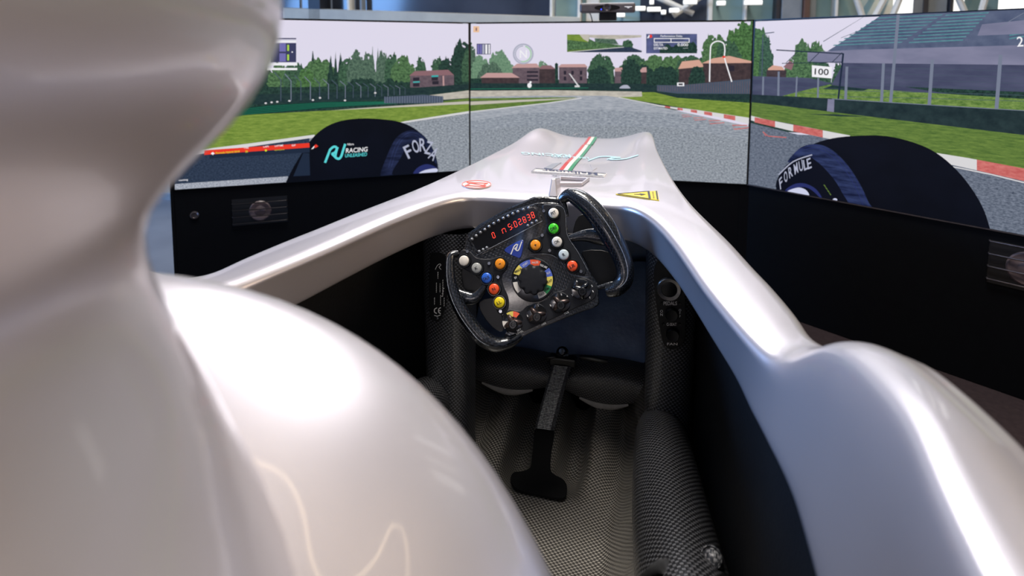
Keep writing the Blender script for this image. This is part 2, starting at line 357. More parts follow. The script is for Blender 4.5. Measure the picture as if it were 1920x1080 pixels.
# ---------------------------------------------------------------- the three screens and their cabinet
SK = .84; W_, H_ = 1.44*SK, .81*SK; SX, SY, SZ = CAM.x-.2263*SK, 3.0213*SK, CAM.z-.6459*SK; AL, AR = .5787, .6447
cl = V((SX-W_/2, SY, 0)); cr = V((SX+W_/2, SY, 0)); dl = V((-math.cos(AL), -math.sin(AL), 0)); dr = V((math.cos(AR), -math.sin(AR), 0))
SCREENS = {}
for nme, p0, d in (('left', cl+dl*W_, -dl), ('middle', cl, V((1, 0, 0))), ('right', cr, dr)):
    n = d.cross(V((0, 0, 1)))                   # towards the driver
    SCREENS[nme] = (p0, d, n)
def surf_of(nme):
    p0, d, n = SCREENS[nme]
    def f(px, py, off=0):
        h = plane_hit(px, py, p0+n*.004, n)
        x = max(.007, min(W_-.007, (h-p0).dot(d))); z = max(SZ+.004, min(SZ+H_-.004, h.z))
        return p0+d*x+V((0, 0, z))+n*(.004+off)
    return f
disp = {}
for nme, lab in (('left', 'wide display on the left showing a black tyre and turquoise racing logo'), ('middle', 'middle wide display showing the track ahead of the white nose'),
                 ('right', 'wide display on the right showing a tyre, grandstand and 100 board')):
    p0, d, n = SCREENS[nme]
    e = empty('display', p0+d*W_/2+V((0, 0, SZ)), lab, 'display', 'triple racing displays'); disp[nme] = e
    z0 = V((0, 0, SZ))
    M().obox(p0+d*W_/2+z0+V((0, 0, H_/2))-n*.03, d*(W_/2-.03), n*.028, V((0, 0, H_/2))).build('housing', 'bezel_black', e, bevel=.003)
    fr = M(); t = .007
    fr.obox(p0+d*W_/2+z0+V((0, 0, .002)), d*(W_/2), n*.006, V((0, 0, .002))); fr.obox(p0+d*W_/2+z0+V((0, 0, H_-.002)), d*(W_/2), n*.006, V((0, 0, .002)))
    fr.obox(p0+d*(t/2)+z0+V((0, 0, H_/2)), d*(t/2), n*.006, V((0, 0, H_/2))); fr.obox(p0+d*(W_-t/2)+z0+V((0, 0, H_/2)), d*(t/2), n*.006, V((0, 0, H_/2)))
    fr.build('bezel', 'bezel_black', e)
    if nme == 'right': M().obox(p0+d*W_/2+z0+V((0, 0, .001)), d*(W_/2), n*.0075, V((0, 0, .0016))).build('bottom_trim', 'bezel_edge', e)
cab = empty('screen_cabinet', (SX, SY, .15), 'long black angled cabinet carrying the three displays', 'cabinet')
for nme in ('left', 'middle', 'right'):
    p0, d, n = SCREENS[nme]; q0 = p0+V((0, 0, .15)); hh = SZ-.15-.002
    pn = M().obox(q0+d*W_/2+V((0, 0, hh/2))-n*.02, d*(W_/2-.0005), n*.02, V((0, 0, hh/2))).build('front_panel', 'cabinet_black', cab, bevel=.002)
    if nme == 'middle': continue
    # slotted loudspeaker opening
    tx, ty = ((488, 395) if nme == 'left' else (1928, 505))
    h = plane_hit(tx, ty, p0, n); g = M()
    sx_, sz_ = (.105, .055) if nme == 'left' else (.095, .068)
    c0 = h; gr = M().obox(c0+n*.001, d*sx_, n*.0012, V((0, 0, sz_))).build('speaker_recess', 'grille_dark', pn)
    M().lathe(c0+n*.002, d, V((0, 0, 1)), n, [(sz_*.78, 0), (sz_*.7, .004), (sz_*.4, .001), (sz_*.32, .004), (.001, .007)], 24).build('speaker_cone', 'speaker_cone', pn, smooth=40)
    for j in range(5 if nme == 'left' else 4):
        zz = c0.z-sz_+2*sz_*(j+.35)/(4 if nme == 'left' else 3.4)
        if zz > c0.z+sz_: continue
        pth = [V((c0.x, c0.y, zz))+d*sx_*s_+n*o_ for s_, o_ in ((-1, .002), (-.97, .012), (.97, .012), (1, .002))]
        M().tube(pth, .0022 if nme == 'left' else .0028, 8).build('grille_bar', 'grille_dim' if nme == 'left' else 'grille_metal', pn, smooth=50)
    if nme == 'left':
        h2 = plane_hit(365, 403, p0, n)
        M().lathe(h2+n*.001, d, V((0, 0, 1)), n, [(.016, 0), (.016, .006), (.011, .008), (.009, .005), (.001, .005)], 20).build('push_button', 'grille_metal', pn, smooth=40)
    e0 = p0 if nme == 'left' else p0+d*W_
    sgn = -1 if nme == 'left' else 1
    M().obox(e0+d*sgn*.006+V((0, 0, .15+(SZ-.15+H_)/2))-n*.12, d*.006, n*.12, V((0, 0, (SZ-.15+H_)/2))).build('end_panel', 'cabinet_black', cab)
for q_ in (cl, cr): M().box((q_.x-.03, SY-.004, .15), (q_.x+.03, SY+.05, SZ-.002)).build('corner_post', 'cabinet_black', cab)
# conference camera on top of the middle screen
cc = at_y(1139, 15, SY-.03); ccam = empty('conference_camera', V((cc.x, SY-.02, SZ+H_+.001)), 'grey bar-shaped conference camera standing on top of the middle display', 'camera')
s1 = SY/F*1.03
M().obox(cc, V((48*s1, 0, 0)), V((0, .022, 0)), V((0, 0, 8.5*s1))).build('body', 'device_grey', ccam, bevel=.008)
bx_ = [V((cc.x+22*s1*math.copysign(abs(math.cos(a)), math.cos(a)), cc.y-.023, cc.z+5*s1*math.sin(a))) for a in [i*math.pi/12 for i in range(24)]]
wn = M().add(bx_+[v+V((0, .003, 0)) for v in bx_], [tuple(range(24))]).build('lens_window', 'lens_black', ccam)
M().lathe(cc+V((0, -.0235, 0)), V((1, 0, 0)), V((0, 0, 1)), V((0, -1, 0)), [(7*s1, 0), (7*s1, .003), (5*s1, .004), (4*s1, .001), (.0005, .001)], 20).build('lens', 'grille_metal', wn, smooth=40)
M().lathe(cc+V((-10*s1, -.0235, -3*s1)), V((1, 0, 0)), V((0, 0, 1)), V((0, -1, 0)), [(1.2*s1, 0), (1.2*s1, .001), (.0003, .001)], 10).build('indicator_led', 'blue_led', wn)
lt = M(); sfc = lambda px, py, off=0: at_y(px, py, cc.y-.0235-off)
stroke(lt, [(1171, 12.4), (1185, 12.4)], 1.6, sfc, .0005, n=1); lt.add([sfc(1174, 13.4, .0005), sfc(1182, 13.4, .0005), sfc(1178, 16, .0005)], [(0, 1, 2)]); lt.build('logo', 'ink_white', ccam)
zb = SZ+H_; M().box((cc.x-14*s1, cc.y-.015, zb+.001), (cc.x+16*s1, cc.y+.02, cc.z-8*s1)).build('mounting_foot', 'bezel_black', ccam, bevel=.003)
M().tube([V((cc.x-32*s1, cc.y+.02, cc.z-8*s1)), V((cc.x-30*s1, cc.y+.025, (cc.z+zb)/2)), V((cc.x-26*s1, cc.y+.03, zb-.01))], .0022, 6).build('cable', 'cable_black', ccam, smooth=60)
# ---------------------------------------------------------------- pictures on the displays (flat lit image, traced in layers)
PAL = {}
def P_(name, *a, **k): scr('screen_'+name, *a, **k); PAL[name] = 'screen_'+name
P_('sky', (226, 221, 239)); P_('sky2', (222, 216, 238))
P_('tree1', (16, 44, 32), (110, 150, 100), (110, 100), 9, .36, .66); P_('tree2', (12, 34, 32), (86, 124, 94), (110, 100), 9, .36, .66); P_('tree3', (8, 22, 26), (54, 86, 74), (110, 90), 9, .36, .66)
P_('tree4', (76, 112, 90), (132, 164, 134), (140, 120), 6); P_('tree5', (10, 36, 22), (104, 150, 90), (90, 90), 9, .36, .66); P_('tree6', (30, 54, 50), (110, 138, 116), (120, 90), 9, .36, .66)
P_('grass', (84, 116, 40), (146, 168, 76), (26, 150), 5, .32, .68); P_('grassd', (58, 90, 40), (122, 148, 70), (26, 150), 5, .3, .7); P_('grassb', (70, 106, 44), (132, 158, 84), (60, 90), 5)
P_('sand', (176, 170, 160), (202, 196, 184), (30, 90)); P_('sand2', (196, 190, 178))
P_('asphalt', (46, 58, 76), (196, 203, 211), (110, 210), 9, .33, .68); P_('asphaltf', (120, 130, 144), (196, 199, 206), (24, 190), 7, .3, .7)
P_('asphaltm', (82, 93, 110), (192, 198, 206), (60, 200), 8, .33, .68); P_('asphaltd', (26, 38, 58), (58, 72, 94), (160, 200), 4); P_('asphaltr', (36, 48, 68), (142, 151, 168), (120, 210), 9, .33, .68)
P_('line', (220, 218, 220)); P_('line2', (178, 182, 190)); P_('barrier', (14, 64, 52)); P_('barrier2', (34, 112, 88)); P_('hedge', (26, 46, 50), (40, 62, 60), (60, 90))
P_('fence', (74, 86, 104)); P_('fencel', (120, 128, 148)); P_('wall', (92, 78, 88), (112, 96, 104), (50, 50)); P_('walld', (58, 48, 52), (76, 62, 64), (60, 60)); P_('roof', (196, 156, 154)); P_('roof2', (214, 166, 148)); P_('roofd', (140, 104, 110)); P_('win', (44, 40, 52)); P_('teal', (60, 170, 170))
P_('tyre', (5, 8, 17), (8, 12, 24), (6, 6)); P_('side', (18, 26, 56), (50, 62, 104), (14, 60)); P_('sidel', (12, 18, 38), (36, 44, 76), (14, 60)); P_('side2', (9, 13, 26)); P_('tyretext', (178, 182, 204)); P_('rimw', (206, 210, 236)); P_('rimb', (40, 48, 104))
P_('red', (236, 58, 40)); P_('kerbred', (192, 92, 90), (214, 124, 118), (60, 90)); P_('white', (244, 243, 247)); P_('yellow', (214, 224, 50)); P_('cyan', (92, 214, 218)); P_('barnavy', (30, 42, 62))
P_('orange', (238, 196, 160)); P_('violet', (116, 112, 176)); P_('violetd', (60, 62, 96)); P_('delta', (94, 100, 148), (64, 74, 104), (14, 14)); P_('lime', (176, 220, 80)); P_('ringgrey', (176, 178, 196)); P_('ringgreen', (164, 206, 170))
P_('stand', (96, 106, 132), (74, 84, 112), (20, 20)); P_('seats', (78, 132, 142), (100, 146, 156), (90, 60)); P_('concrete', (134, 134, 160), (118, 120, 146), (8, 16)); P_('under', (82, 86, 112), (64, 68, 94), (8, 20)); P_('darkwall', (26, 42, 46), (40, 58, 60), (40, 30)); P_('blackish', (12, 14, 18)); P_('gravel', (70, 82, 110), (220, 224, 232), (200, 260), 8, .34, .68)
PN = list(PAL); PI = {n: i for i, n in enumerate(PN)}
class Pic:
    def __init__(s, nme, o, k): s.f = surf_of(nme); s.o = o; s.k = k; s.m = M(); s.z = .0004; s.nme = nme
    def q(s, p): return (s.o[0]+p[0]*s.k, s.o[1]+p[1]*s.k)
    def nx(s): s.z += .000014; return s.z
    def ext(s, pts):                       # the right picture runs on past the photograph's edge to the end of the panel
        if s.nme != 'right' or not any(q[0] == 1300 for q in pts): return pts
        p0, d, n = SCREENS['right']; xe = (project(p0+d*W_+V((0, 0, SZ+H_/2)))[0]-s.o[0])/s.k+20; out = []
        for i, q in enumerate(pts):
            if q[0] != 1300: out.append(q); continue
            nb = pts[i-1] if pts[i-1][0] != 1300 and i > 0 else pts[(i+1) % len(pts)]
            if nb[0] == 1300: nb = pts[i-1]
            out.append((xe, q[1]+(q[1]-nb[1])/(1300-nb[0])*(xe-1300) if nb[0] < 1300 else q[1]))
        return out
    def poly(s, c, pts):
        pts = s.ext(pts); z = s.nx(); s.m.add([s.f(*s.q(p), z) for p in pts], [tuple(range(len(pts)))], PI[c])
    def sm(s, c, pts, n=5): s.poly(c, spl(pts, n))
    def line(s, c, pts, wd, n=1): pts = s.ext(pts); stroke(s.m, [s.q(p) for p in pts], wd*s.k, s.f, s.nx(), PI[c], n)
    def text(s, c, t, p, h, ang=0, **k):
        if 'width' in k: k['width'] *= s.k
        text(s.m, t, s.q(p), h*s.k, ang, s.f, s.nx(), PI[c], **k)
    def disc(s, c, p, r, ry=None, seg=24): disc(s.m, s.q(p), r*s.k, s.f, s.nx(), PI[c], seg, ry and ry*s.k)
    def band(s, c, a, b): s.poly(c, list(a)+list(reversed(b)))
    def tree(s, c, x, y0, wd, ht, seed=0, spire=False, lumps=None):
        rnd = random.Random(seed+int(x)); pts = []
        n = 46
        for i in range(n+1):
            a = math.pi*i/n
            if spire:
                t = i/n; u = abs(2*t-1); xx = x+(2*t-1)*wd/2*(.85+.3*rnd.random()); yy = y0-ht*(1-u)*(.9+.15*rnd.random())
            else:
                r = 1+.08*math.sin(a*5+seed)+.16*(rnd.random()-.5)
                xx = x-math.cos(a)*wd/2*r; yy = y0-(math.sin(a)**.6)*ht*(.94+.06*math.sin(a*6+seed*2))*(1+.13*(rnd.random()-.5))
            pts.append((xx, min(y0, yy)))
        s.poly(c, pts)
        if not spire:                      # leaf clumps breaking the outline
            for i in range(16):
                a = math.pi*(.05+.9*rnd.random()); r = rnd.uniform(.04, .10)*wd
                cx_, cy_ = x-math.cos(a)*wd*.46, y0-(math.sin(a)**.6)*ht*.93
                s.poly(c, [(cx_+r*math.cos(t)*(.7+.5*rnd.random()), min(y0, cy_+r*math.sin(t)*(.7+.5*rnd.random()))) for t in [j*math.pi/5 for j in range(10)]])
    def done(s): return s.m.build('screen_image', [PAL[n] for n in PN], disp[s.nme])
def full(pc, c):
    p0, d, n = SCREENS[pc.nme]; t = .007
    pc.m.add([p0+d*t+V((0, 0, SZ+t))+n*.0042, p0+d*(W_-t)+V((0, 0, SZ+t))+n*.0042, p0+d*(W_-t)+V((0, 0, SZ+H_-t))+n*.0042, p0+d*t+V((0, 0, SZ+H_-t))+n*.0042], [(0, 1, 2, 3)], PI[c])
# ---- left display
p = Pic('left', (320, 20), 1/3); full(p, 'sky')
for i, (x, wd, ht, c, sp) in enumerate(((300, 150, 200, 'tree2', 0), (420, 160, 230, 'tree1', 0), (520, 130, 190, 'tree3', 0), (620, 150, 210, 'tree1', 0), (700, 140, 215, 'tree2', 0), (800, 54, 300, 'tree3', 1), (840, 200, 235, 'tree1', 0),
        (760, 110, 180, 'tree5', 0), (900, 70, 260, 'tree3', 1), (928, 50, 262, 'tree3', 1), (955, 70, 275, 'tree3', 1), (1000, 120, 240, 'tree2', 0), (1045, 110, 280, 'tree6', 0), (1110, 90, 270, 'tree6', 0), (1135, 60, 300, 'tree6', 1), (1165, 60, 290, 'tree6', 1), (1190, 70, 285, 'tree6', 0),
        (1245, 90, 270, 'tree2', 0), (1310, 150, 250, 'tree1', 0), (1405, 70, 250, 'tree2', 0), (1500, 90, 245, 'tree2', 0), (1550, 110, 240, 'tree3', 0), (1640, 150, 340, 'tree3', 0), (1690, 120, 300, 'tree2', 0), (1080, 200, 120, 'tree3', 0), (1240, 200, 110, 'tree3', 0))):
    p.tree(c, x, 500, wd, ht, i, bool(sp))
p.poly('tree3', [(0, 420), (700, 430), (1200, 420), (1340, 400), (1680, 400), (1680, 560), (0, 640)])
p.poly('roofd', [(1340, 366), (1372, 340), (1520, 334), (1560, 332), (1592, 362), (1590, 372)]); p.poly('wall', [(1346, 366), (1592, 362), (1592, 428), (1346, 432)])
for x, y in ((1362, 376), (1466, 374), (1362, 408), (1470, 396)): p.poly('win', [(x, y), (x+36, y-1), (x+36, y+18), (x, y+19)])
p.poly('teal', [(1362, 398), (1400, 396), (1400, 404), (1362, 406)]); p.poly('teal', [(1466, 364), (1504, 362), (1504, 372), (1466, 374)]); p.line('roof', [(1532, 366), (1534, 428)], 8)
p.poly('hedge', [(0, 470), (500, 470), (1100, 452), (1680, 412), (1680, 440), (1400, 478), (1100, 505), (400, 530), (0, 540)])
p.poly('sand', [(1480, 472), (1680, 448), (1680, 490), (1540, 500), (1300, 492)]); p.poly('grassd', [(1500, 512), (1680, 492), (1680, 512), (1540, 518)])
for i in range(17):
    x = 600+i*58-i*i*.9; hgt = 120*.93**i
    yb = 508-i*2.2; p.line('fencel' if i % 2 else 'fence', [(x+20, yb), (x+20, yb-hgt), (x-16*.94**i, yb-hgt*1.35)], 5*.96**i)
for x, y in ((568, 515), (600, 512), (840, 490), (800, 502), (1150, 462), (980, 504), (535, 520), (668, 507)): p.disc('line', (x, y), 7, 5, 8)
p.poly('barrier', [(300, 560), (560, 530), (860, 512), (1270, 508), (1290, 520), (900, 545), (480, 582), (300, 600)])
for j in range(4): p.line('barrier2', [(300, 568+j*8), (560, 538+j*10), (860, 519+j*7), (1270, 511+j*3)], 3)
p.band('fence', [(1200, 486), (1420, 472), (1532, 482)], [(1200, 520), (1420, 520), (1532, 516)])
for i in range(24): p.line('fencel', [(1204+i*14, 482-i*.2), (1204+i*14, 520)], 2.5)
p.poly('sand2', [(820, 566), (1100, 545), (1680, 508), (1680, 528), (1100, 562), (840, 576)])
p.poly('grass', [(200, 606), (480, 582), (820, 564), (1680, 524), (1680, 566), (1320, 622), (800, 702), (440, 760), (0, 830), (0, 640)])
p.poly('line', [(1680, 564), (1310, 622), (1300, 632), (1680, 578)]); p.poly('line', [(0, 800), (440, 746), (810, 696), (800, 716), (440, 768), (0, 830)])
p.poly('asphalt', [(1680, 576), (1290, 634), (1290, 640), (800, 714), (0, 830), (0, 1030), (1680, 920)])
p.poly('asphaltd', [(0, 826), (780, 716), (790, 925), (0, 985)]); p.poly('gravel', [(0, 975), (660, 930), (650, 990), (0, 1030)])
ty = [(640, 985), (690, 880), (780, 738), (850, 668), (930, 627), (1030, 608), (1150, 607), (1270, 621), (1350, 650), (1420, 702), (1470, 770), (1496, 840), (1503, 890), (1500, 918), (1480, 935)]
P2 = crom([(a, b, 0) for a, b in ty], 4); p.poly('tyre', [(v.x, v.y) for v in P2])
p.sm('sidel', [(1180, 930), (1210, 830), (1262, 722), (1320, 678), (1372, 672), (1425, 705), (1470, 770), (1496, 850), (1500, 905), (1470, 890), (1440, 800), (1390, 742), (1340, 760), (1290, 830), (1250, 925)])
for r_ in (0, 14): p.line('side', [(1225+r_, 880), (1262+r_, 760+r_*.5), (1320, 694+r_), (1372, 686+r_), (1420-r_*.4, 716+r_)], 3, 4)
p.sm('side2', [(1250, 930), (1290, 830), (1340, 752), (1395, 738), (1440, 770), (1475, 830), (1498, 905), (1440, 925)])
for i, (ch, x, y, a) in enumerate((('F', 1336, 792, 26), ('O', 1376, 762, 16), ('R', 1416, 754, 2), ('Z', 1450, 770, -14), ('A', 1478, 804, -30))): p.text('tyretext', ch, (x, y), 74, a, width=36)
p.sm('rimb', [(1365, 918), (1390, 880), (1440, 862), (1490, 880), (1496, 912), (1440, 920)]); p.sm('rimw', [(1395, 914), (1430, 895), (1492, 886), (1496, 906), (1440, 917)])
p.poly('barnavy', [(780, 800), (784, 925), (690, 930), (745, 800)])
p.poly('red', [(190, 784), (780, 743), (782, 768), (190, 810)]); p.poly('barnavy', [(220, 808), (782, 768), (782, 796), (220, 830)])
for t, x, y, wd in (('TYRE', 425, 770, 28), ('LAPS', 537, 763, 30), ('LAPTIME', 610, 758, 48), ('GAP', 692, 756, 22)): p.text('white', t, (x, y), 10, 4, width=wd)
p.text('yellow', 'Formula Hybrid 2018', (322, 796), 14, 4, width=134); p.text('yellow', 'SS', (428, 791), 12, 4); p.disc('yellow', (536, 785), 6); p.text('yellow', '-:--:---', (612, 782), 8, 4, width=56); p.disc('white', (238, 802), 11, 9, 4)
p.poly('white', [(790, 778), (806, 760), (812, 760), (802, 776)]); p.poly('red', [(806, 758), (818, 750), (830, 762), (812, 772)])
def ru(p, c, qf, wd):                       # the RU mark: R and U drawn as one line
    p_ = [(0, 1), (.18, .45), (.24, .28), (.40, .14), (.52, .16), (.55, .30), (.46, .46), (.34, .52), (.40, .60), (.54, .76), (.68, .80), (.78, .66), (.86, .36), (.96, 0)]
    p.line(c, [qf(a, b) for a, b in p_], wd, 4); p.line(c, [qf(.60, .16), qf(.52, .50), qf(.50, .72)], wd*.85, 3)
ru(p, 'cyan', lambda a, b: (868+a*116+(1-b)*2, 752+b*102-a*4), 13)
p.text('white', 'RACING', (1046, 782), 26, 4, width=122, slant=.15); p.text('cyan', 'UNLEASHED', (1042, 810), 20, 4, width=124, slant=.15); p.text('white', 'Nitro', (1012, 750), 12, 3, width=36)
p.text('white', 'waiting', (72, 952), 12, 4, width=54)
for i, y in enumerate((154, 166)): p.poly('ringgrey' if i else 'violetd', [(560, y), (706, y), (706, y+7), (560, y+7)])
p.poly('violetd', [(560, 182), (706, 182), (706, 290), (560, 290)])
for x, y in ((612, 184), (612, 240)): p.poly('violet', [(x, y), (x+36, y), (x+36, y+46), (x, y+46)])
for y in (192, 246): p.poly('lime', [(656, y), (666, y), (666, y+34), (656, y+34)])
p.disc('white', (684, 233), 4); p.poly('white', [(540, 294), (712, 294), (712, 308), (540, 308)]); p.poly('white', [(540, 322), (712, 322), (712, 334), (540, 334)]); p.poly('white', [(560, 168), (706, 168), (706, 178), (560, 178)])
p.done()
# ---- middle display
p = Pic('middle', (870, 20), 1/3); full(p, 'sky')
for i, (x, wd, ht, c) in enumerate(((25, 90, 260, 'tree6'), (90, 110, 170, 'tree4'), (195, 120, 200, 'tree4'), (240, 90, 150, 'tree4'), (440, 80, 140, 'tree4'), (150, 140, 130, 'tree6'), (330, 60, 110, 'tree6'), (1340, 150, 160, 'tree2'), (1410, 160, 300, 'tree1'), (1560, 190, 370, 'tree5'), (1640, 150, 380, 'tree5'), (1480, 170, 260, 'tree2'),
        (960, 170, 170, 'tree2'), (1070, 180, 165, 'tree1'), (1180, 190, 165, 'tree1'), (1270, 160, 170, 'tree2'), (1010, 120, 120, 'tree3'), (1130, 150, 110, 'tree3'), (900, 90, 120, 'tree3'))):
    p.tree(c, x, 420, wd, ht, i+40)
p.poly('tree3', [(28, 380), (500, 390), (700, 380), (900, 370), (1100, 372), (1622, 372), (1622, 560), (28, 560)])
p.poly('wall', [(275, 318), (425, 318), (425, 408), (275, 408)]); p.poly('roof', [(268, 322), (300, 298), (410, 297), (428, 320)]); p.poly('walld', [(425, 326), (515, 326), (515, 408), (425, 408)]); p.poly('roofd', [(422, 328), (440, 308), (490, 307), (516, 328)])
p.poly('walld', [(100, 374), (310, 374), (310, 410), (100, 410)]); p.poly('roof', [(92, 377), (130, 350), (270, 350), (316, 377)])
p.poly('tree3', [(514, 408), (512, 300), (520, 292), (530, 300), (532, 408)]); p.poly('wall', [(535, 316), (692, 316), (692, 408), (535, 408)]); p.poly('roof', [(528, 318), (548, 301), (680, 300), (698, 318)])
for x in (562, 604, 652): 
    for y in (338, 370): p.poly('win', [(x, y), (x+14, y), (x+14, y+22), (x, y+22)])
for y in (340, 362, 384): p.poly('win', [(355, y), (418, y), (418, y+10), (355, y+10)])
p.poly('roof', [(848, 322), (900, 318), (915, 342), (848, 342)]); p.poly('wall', [(848, 342), (915, 342), (915, 408), (848, 408)]); p.poly('walld', [(985, 345), (1026, 345), (1026, 410), (985, 410)]); p.poly('roof', [(980, 348), (1004, 320), (1026, 318), (1028, 346)])
p.tree('tree2', 772, 420, 150, 178, 3); p.tree('tree3', 760, 420, 120, 110, 5); p.tree('tree3', 940, 420, 110, 150, 6)
p.poly('walld', [(1208, 322), (1336, 322), (1336, 470), (1208, 470)]); p.poly('roof2', [(1204, 328), (1226, 286), (1322, 276), (1352, 316), (1268, 322)]); p.poly('win', [(1272, 335), (1290, 335), (1290, 352), (1272, 352)])
p.poly('walld', [(1344, 294), (1622, 290), (1622, 420), (1344, 420)]); p.poly('roof2', [(1336, 296), (1400, 268), (1490, 254), (1625, 284), (1622, 294)]); p.poly('win', [(1490, 308), (1520, 308), (1520, 340), (1490, 340)])
p.tree('tree3', 1310, 420, 90, 110, 8)
p.poly('hedge', [(28, 408), (700, 408), (1000, 412), (1240, 440), (1622, 450), (1622, 500), (1200, 490), (1000, 458), (600, 440), (28, 452)])
p.poly('fence', [(1085, 418), (1200, 420), (1622, 384), (1622, 468), (1200, 466), (1085, 452)])
for i in range(40): p.line('wall', [(1092+i*13.5, 424-i*.8), (1092+i*13.5, 452+i*.4)], 3)
p.poly('white', [(1198, 404), (1238, 404), (1238, 424), (1198, 424)]); p.poly('win', [(1206, 409), (1230, 409), (1230, 419), (1206, 419)])
p.line('barrier2', [(28, 440), (450, 436), (700, 434)], 4); p.disc('white', (370, 420), 12, 14); p.disc('white', (376, 402), 6)
p.sm('ringgrey', [(876, 432), (892, 420), (918, 418), (934, 432), (930, 437), (880, 437)]); p.poly('line', [(590, 352), (600, 356), (650, 424), (640, 424)]); p.poly('line', [(624, 420), (652, 420), (652, 430), (624, 430)])
p.poly('sand', [(28, 450), (500, 447), (1000, 455), (1004, 482), (870, 490), (640, 490), (28, 504)]); p.poly('asphaltf', [(28, 484), (400, 478), (800, 478), (860, 486), (640, 492), (28, 494)])
p.poly('grassd', [(28, 492), (500, 487), (640, 487), (600, 494), (28, 508)]); p.poly('sand2', [(28, 510), (640, 490), (600, 500), (28, 530)]); p.poly('grassd', [(28, 530), (560, 498), (660, 490), (480, 516), (28, 566)])
p.poly('grass', [(1000, 458), (1070, 458), (1200, 490), (1622, 518), (1622, 602), (1300, 556), (900, 492), (860, 486), (1002, 483)])
p.poly('asphaltf', [(660, 490), (800, 480), (880, 488), (1100, 540), (1622, 650), (1622, 760), (28, 760), (28, 568), (480, 518)])
p.poly('asphaltm', [(28, 620), (300, 578), (800, 556), (1200, 580), (1622, 665), (1622, 985), (28, 985)]); p.poly('asphalt', [(28, 680), (300, 650), (700, 640), (1200, 660), (1622, 730), (1622, 985), (28, 985)]); p.line('line', [(28, 568), (480, 518), (662, 491)], 5)
p.line('line', [(870, 487), (1100, 534), (1300, 558), (1622, 604)], 4)
up = [(960, 503), (1100, 531), (1200, 545), (1300, 558), (1400, 573), (1500, 588), (1622, 606)]; lo = [(960, 507), (1100, 538), (1200, 556), (1300, 574), (1400, 592), (1500, 612), (1622, 638)]
p.band('line', up, lo)
def kseg(p, up, lo, t0, t1):
    g = lambda L, t: tuple(L[int(min(t, len(L)-1.001))][i]+(L[int(min(t, len(L)-1.001))+1][i]-L[int(min(t, len(L)-1.001))][i])*(t-int(min(t, len(L)-1.001))) for i in (0, 1))
    p.poly('kerbred', [g(up, t0), g(up, t1), g(lo, t1), g(lo, t0)])
for t0, t1 in ((1.3, 1.6), (2.0, 2.3), (2.75, 3.1), (3.5, 3.95), (4.6, 5.2)): kseg(p, up, lo, t0, t1)
for x, y, s_ in ((1225, 590, .7), (1290, 606, .9), (1375, 624, 1.1), (1508, 652, 1.4)):
    p.line('kerbred', [(x+60*s_, y-6*s_), (x, y-6*s_), (x+8*s_, y+10*s_), (x+80*s_, y+4*s_)], 4*s_)
p.line('white', [(1380, 400), (1384, 240), (1392, 190), (1425, 172), (1458, 184), (1466, 220), (1464, 262), (1480, 320), (1505, 400)], 7, 4); p.disc('red', (1461, 260), 9, 6)
p.poly('orange', [(55, 88), (88, 88), (88, 122), (55, 122)]); p.poly('roofd', [(68, 96), (76, 96), (76, 114), (68, 114)])
p.poly('violetd', [(74, 186), (152, 186), (152, 246), (74, 246)])
for x in (78, 92, 106): p.poly('ringgrey' if x == 106 else 'violet', [(x, 190), (x+11, 190), (x+11, 243), (x, 243)])
p.poly('white', [(122, 190), (134, 190), (134, 243), (122, 243)]); p.poly('white', [(140, 190), (148, 190), (148, 243), (140, 243)])
stroke(p.m, [p.q((335+54*math.cos(i*math.pi/12), 243+54*math.sin(i*math.pi/12))) for i in range(24)], 3, p.f, p.nx(), PI['ringgrey'], 1, True)
stroke(p.m, [p.q((335+44*math.cos(i*math.pi/12), 243+44*math.sin(i*math.pi/12))) for i in range(7, 19)][:12], 2, p.f, p.nx(), PI['ringgrey'], 1)
stroke(p.m, [p.q((335+44*math.cos(i*math.pi/12), 243+44*math.sin(i*math.pi/12))) for i in range(-5, 8)], 2.4, p.f, p.nx(), PI['ringgreen'], 1)
p.text('white', 'N', (336, 244), 44, 0)
# mirror picture
p.poly('sky2', [(580, 133), (1000, 133), (1000, 234), (580, 234)]); p.poly('grass', [(581, 134), (655, 134), (706, 150), (704, 180), (581, 166)]); p.poly('sand2', [(650, 134), (704, 134), (704, 178), (672, 160)])
p.poly('sand', [(704, 136), (998, 138), (998, 150), (820, 164), (704, 150)]); p.poly('tree6', [(735, 156), (850, 160), (870, 190), (740, 182)]); p.poly('tree1', [(581, 164), (700, 178), (704, 158), (740, 176), (940, 202), (940, 212), (760, 222), (581, 228)]); p.poly('grassd', [(581, 222), (760, 214), (940, 208), (760, 226), (581, 232)])
p.tree('tree2', 920, 210, 60, 46, 9); p.poly('asphaltd', [(600, 234), (760, 216), (880, 205), (940, 206), (1000, 226), (1000, 234)]); p.line('line', [(590, 233), (760, 217), (900, 205)], 3)
p.poly('delta', [(1025, 131), (1310, 131), (1310, 240), (1025, 240)]); p.tree('tree3', 1200, 240, 190, 40, 12); p.tree('tree3', 1270, 240, 80, 70, 13)
p.poly('white', [(1028, 156), (1040, 138), (1046, 138), (1040, 154)]); p.poly('red', [(1044, 138), (1054, 134), (1060, 148), (1046, 156)])
p.text('white', 'Performance Delta', (1166, 143), 11, 0, width=122)
for a, b in (((1068, 157), (1268, 157)), ((1068, 178), (1268, 178))): p.line('white', [a, b], 4)
for x in (1070, 1164, 1266): p.line('white', [(x, 155), (x, 180)], 4)
p.text('white', 'DELTA', (1094, 192), 14, 0, width=52); p.text('white', '0.000', (1230, 192), 16, 0, width=60); p.text('white', 'ESTIMATED', (1106, 212), 13, 0, width=76); p.text('white', '-.---', (1246, 212), 4, 0, width=26)
p.done()
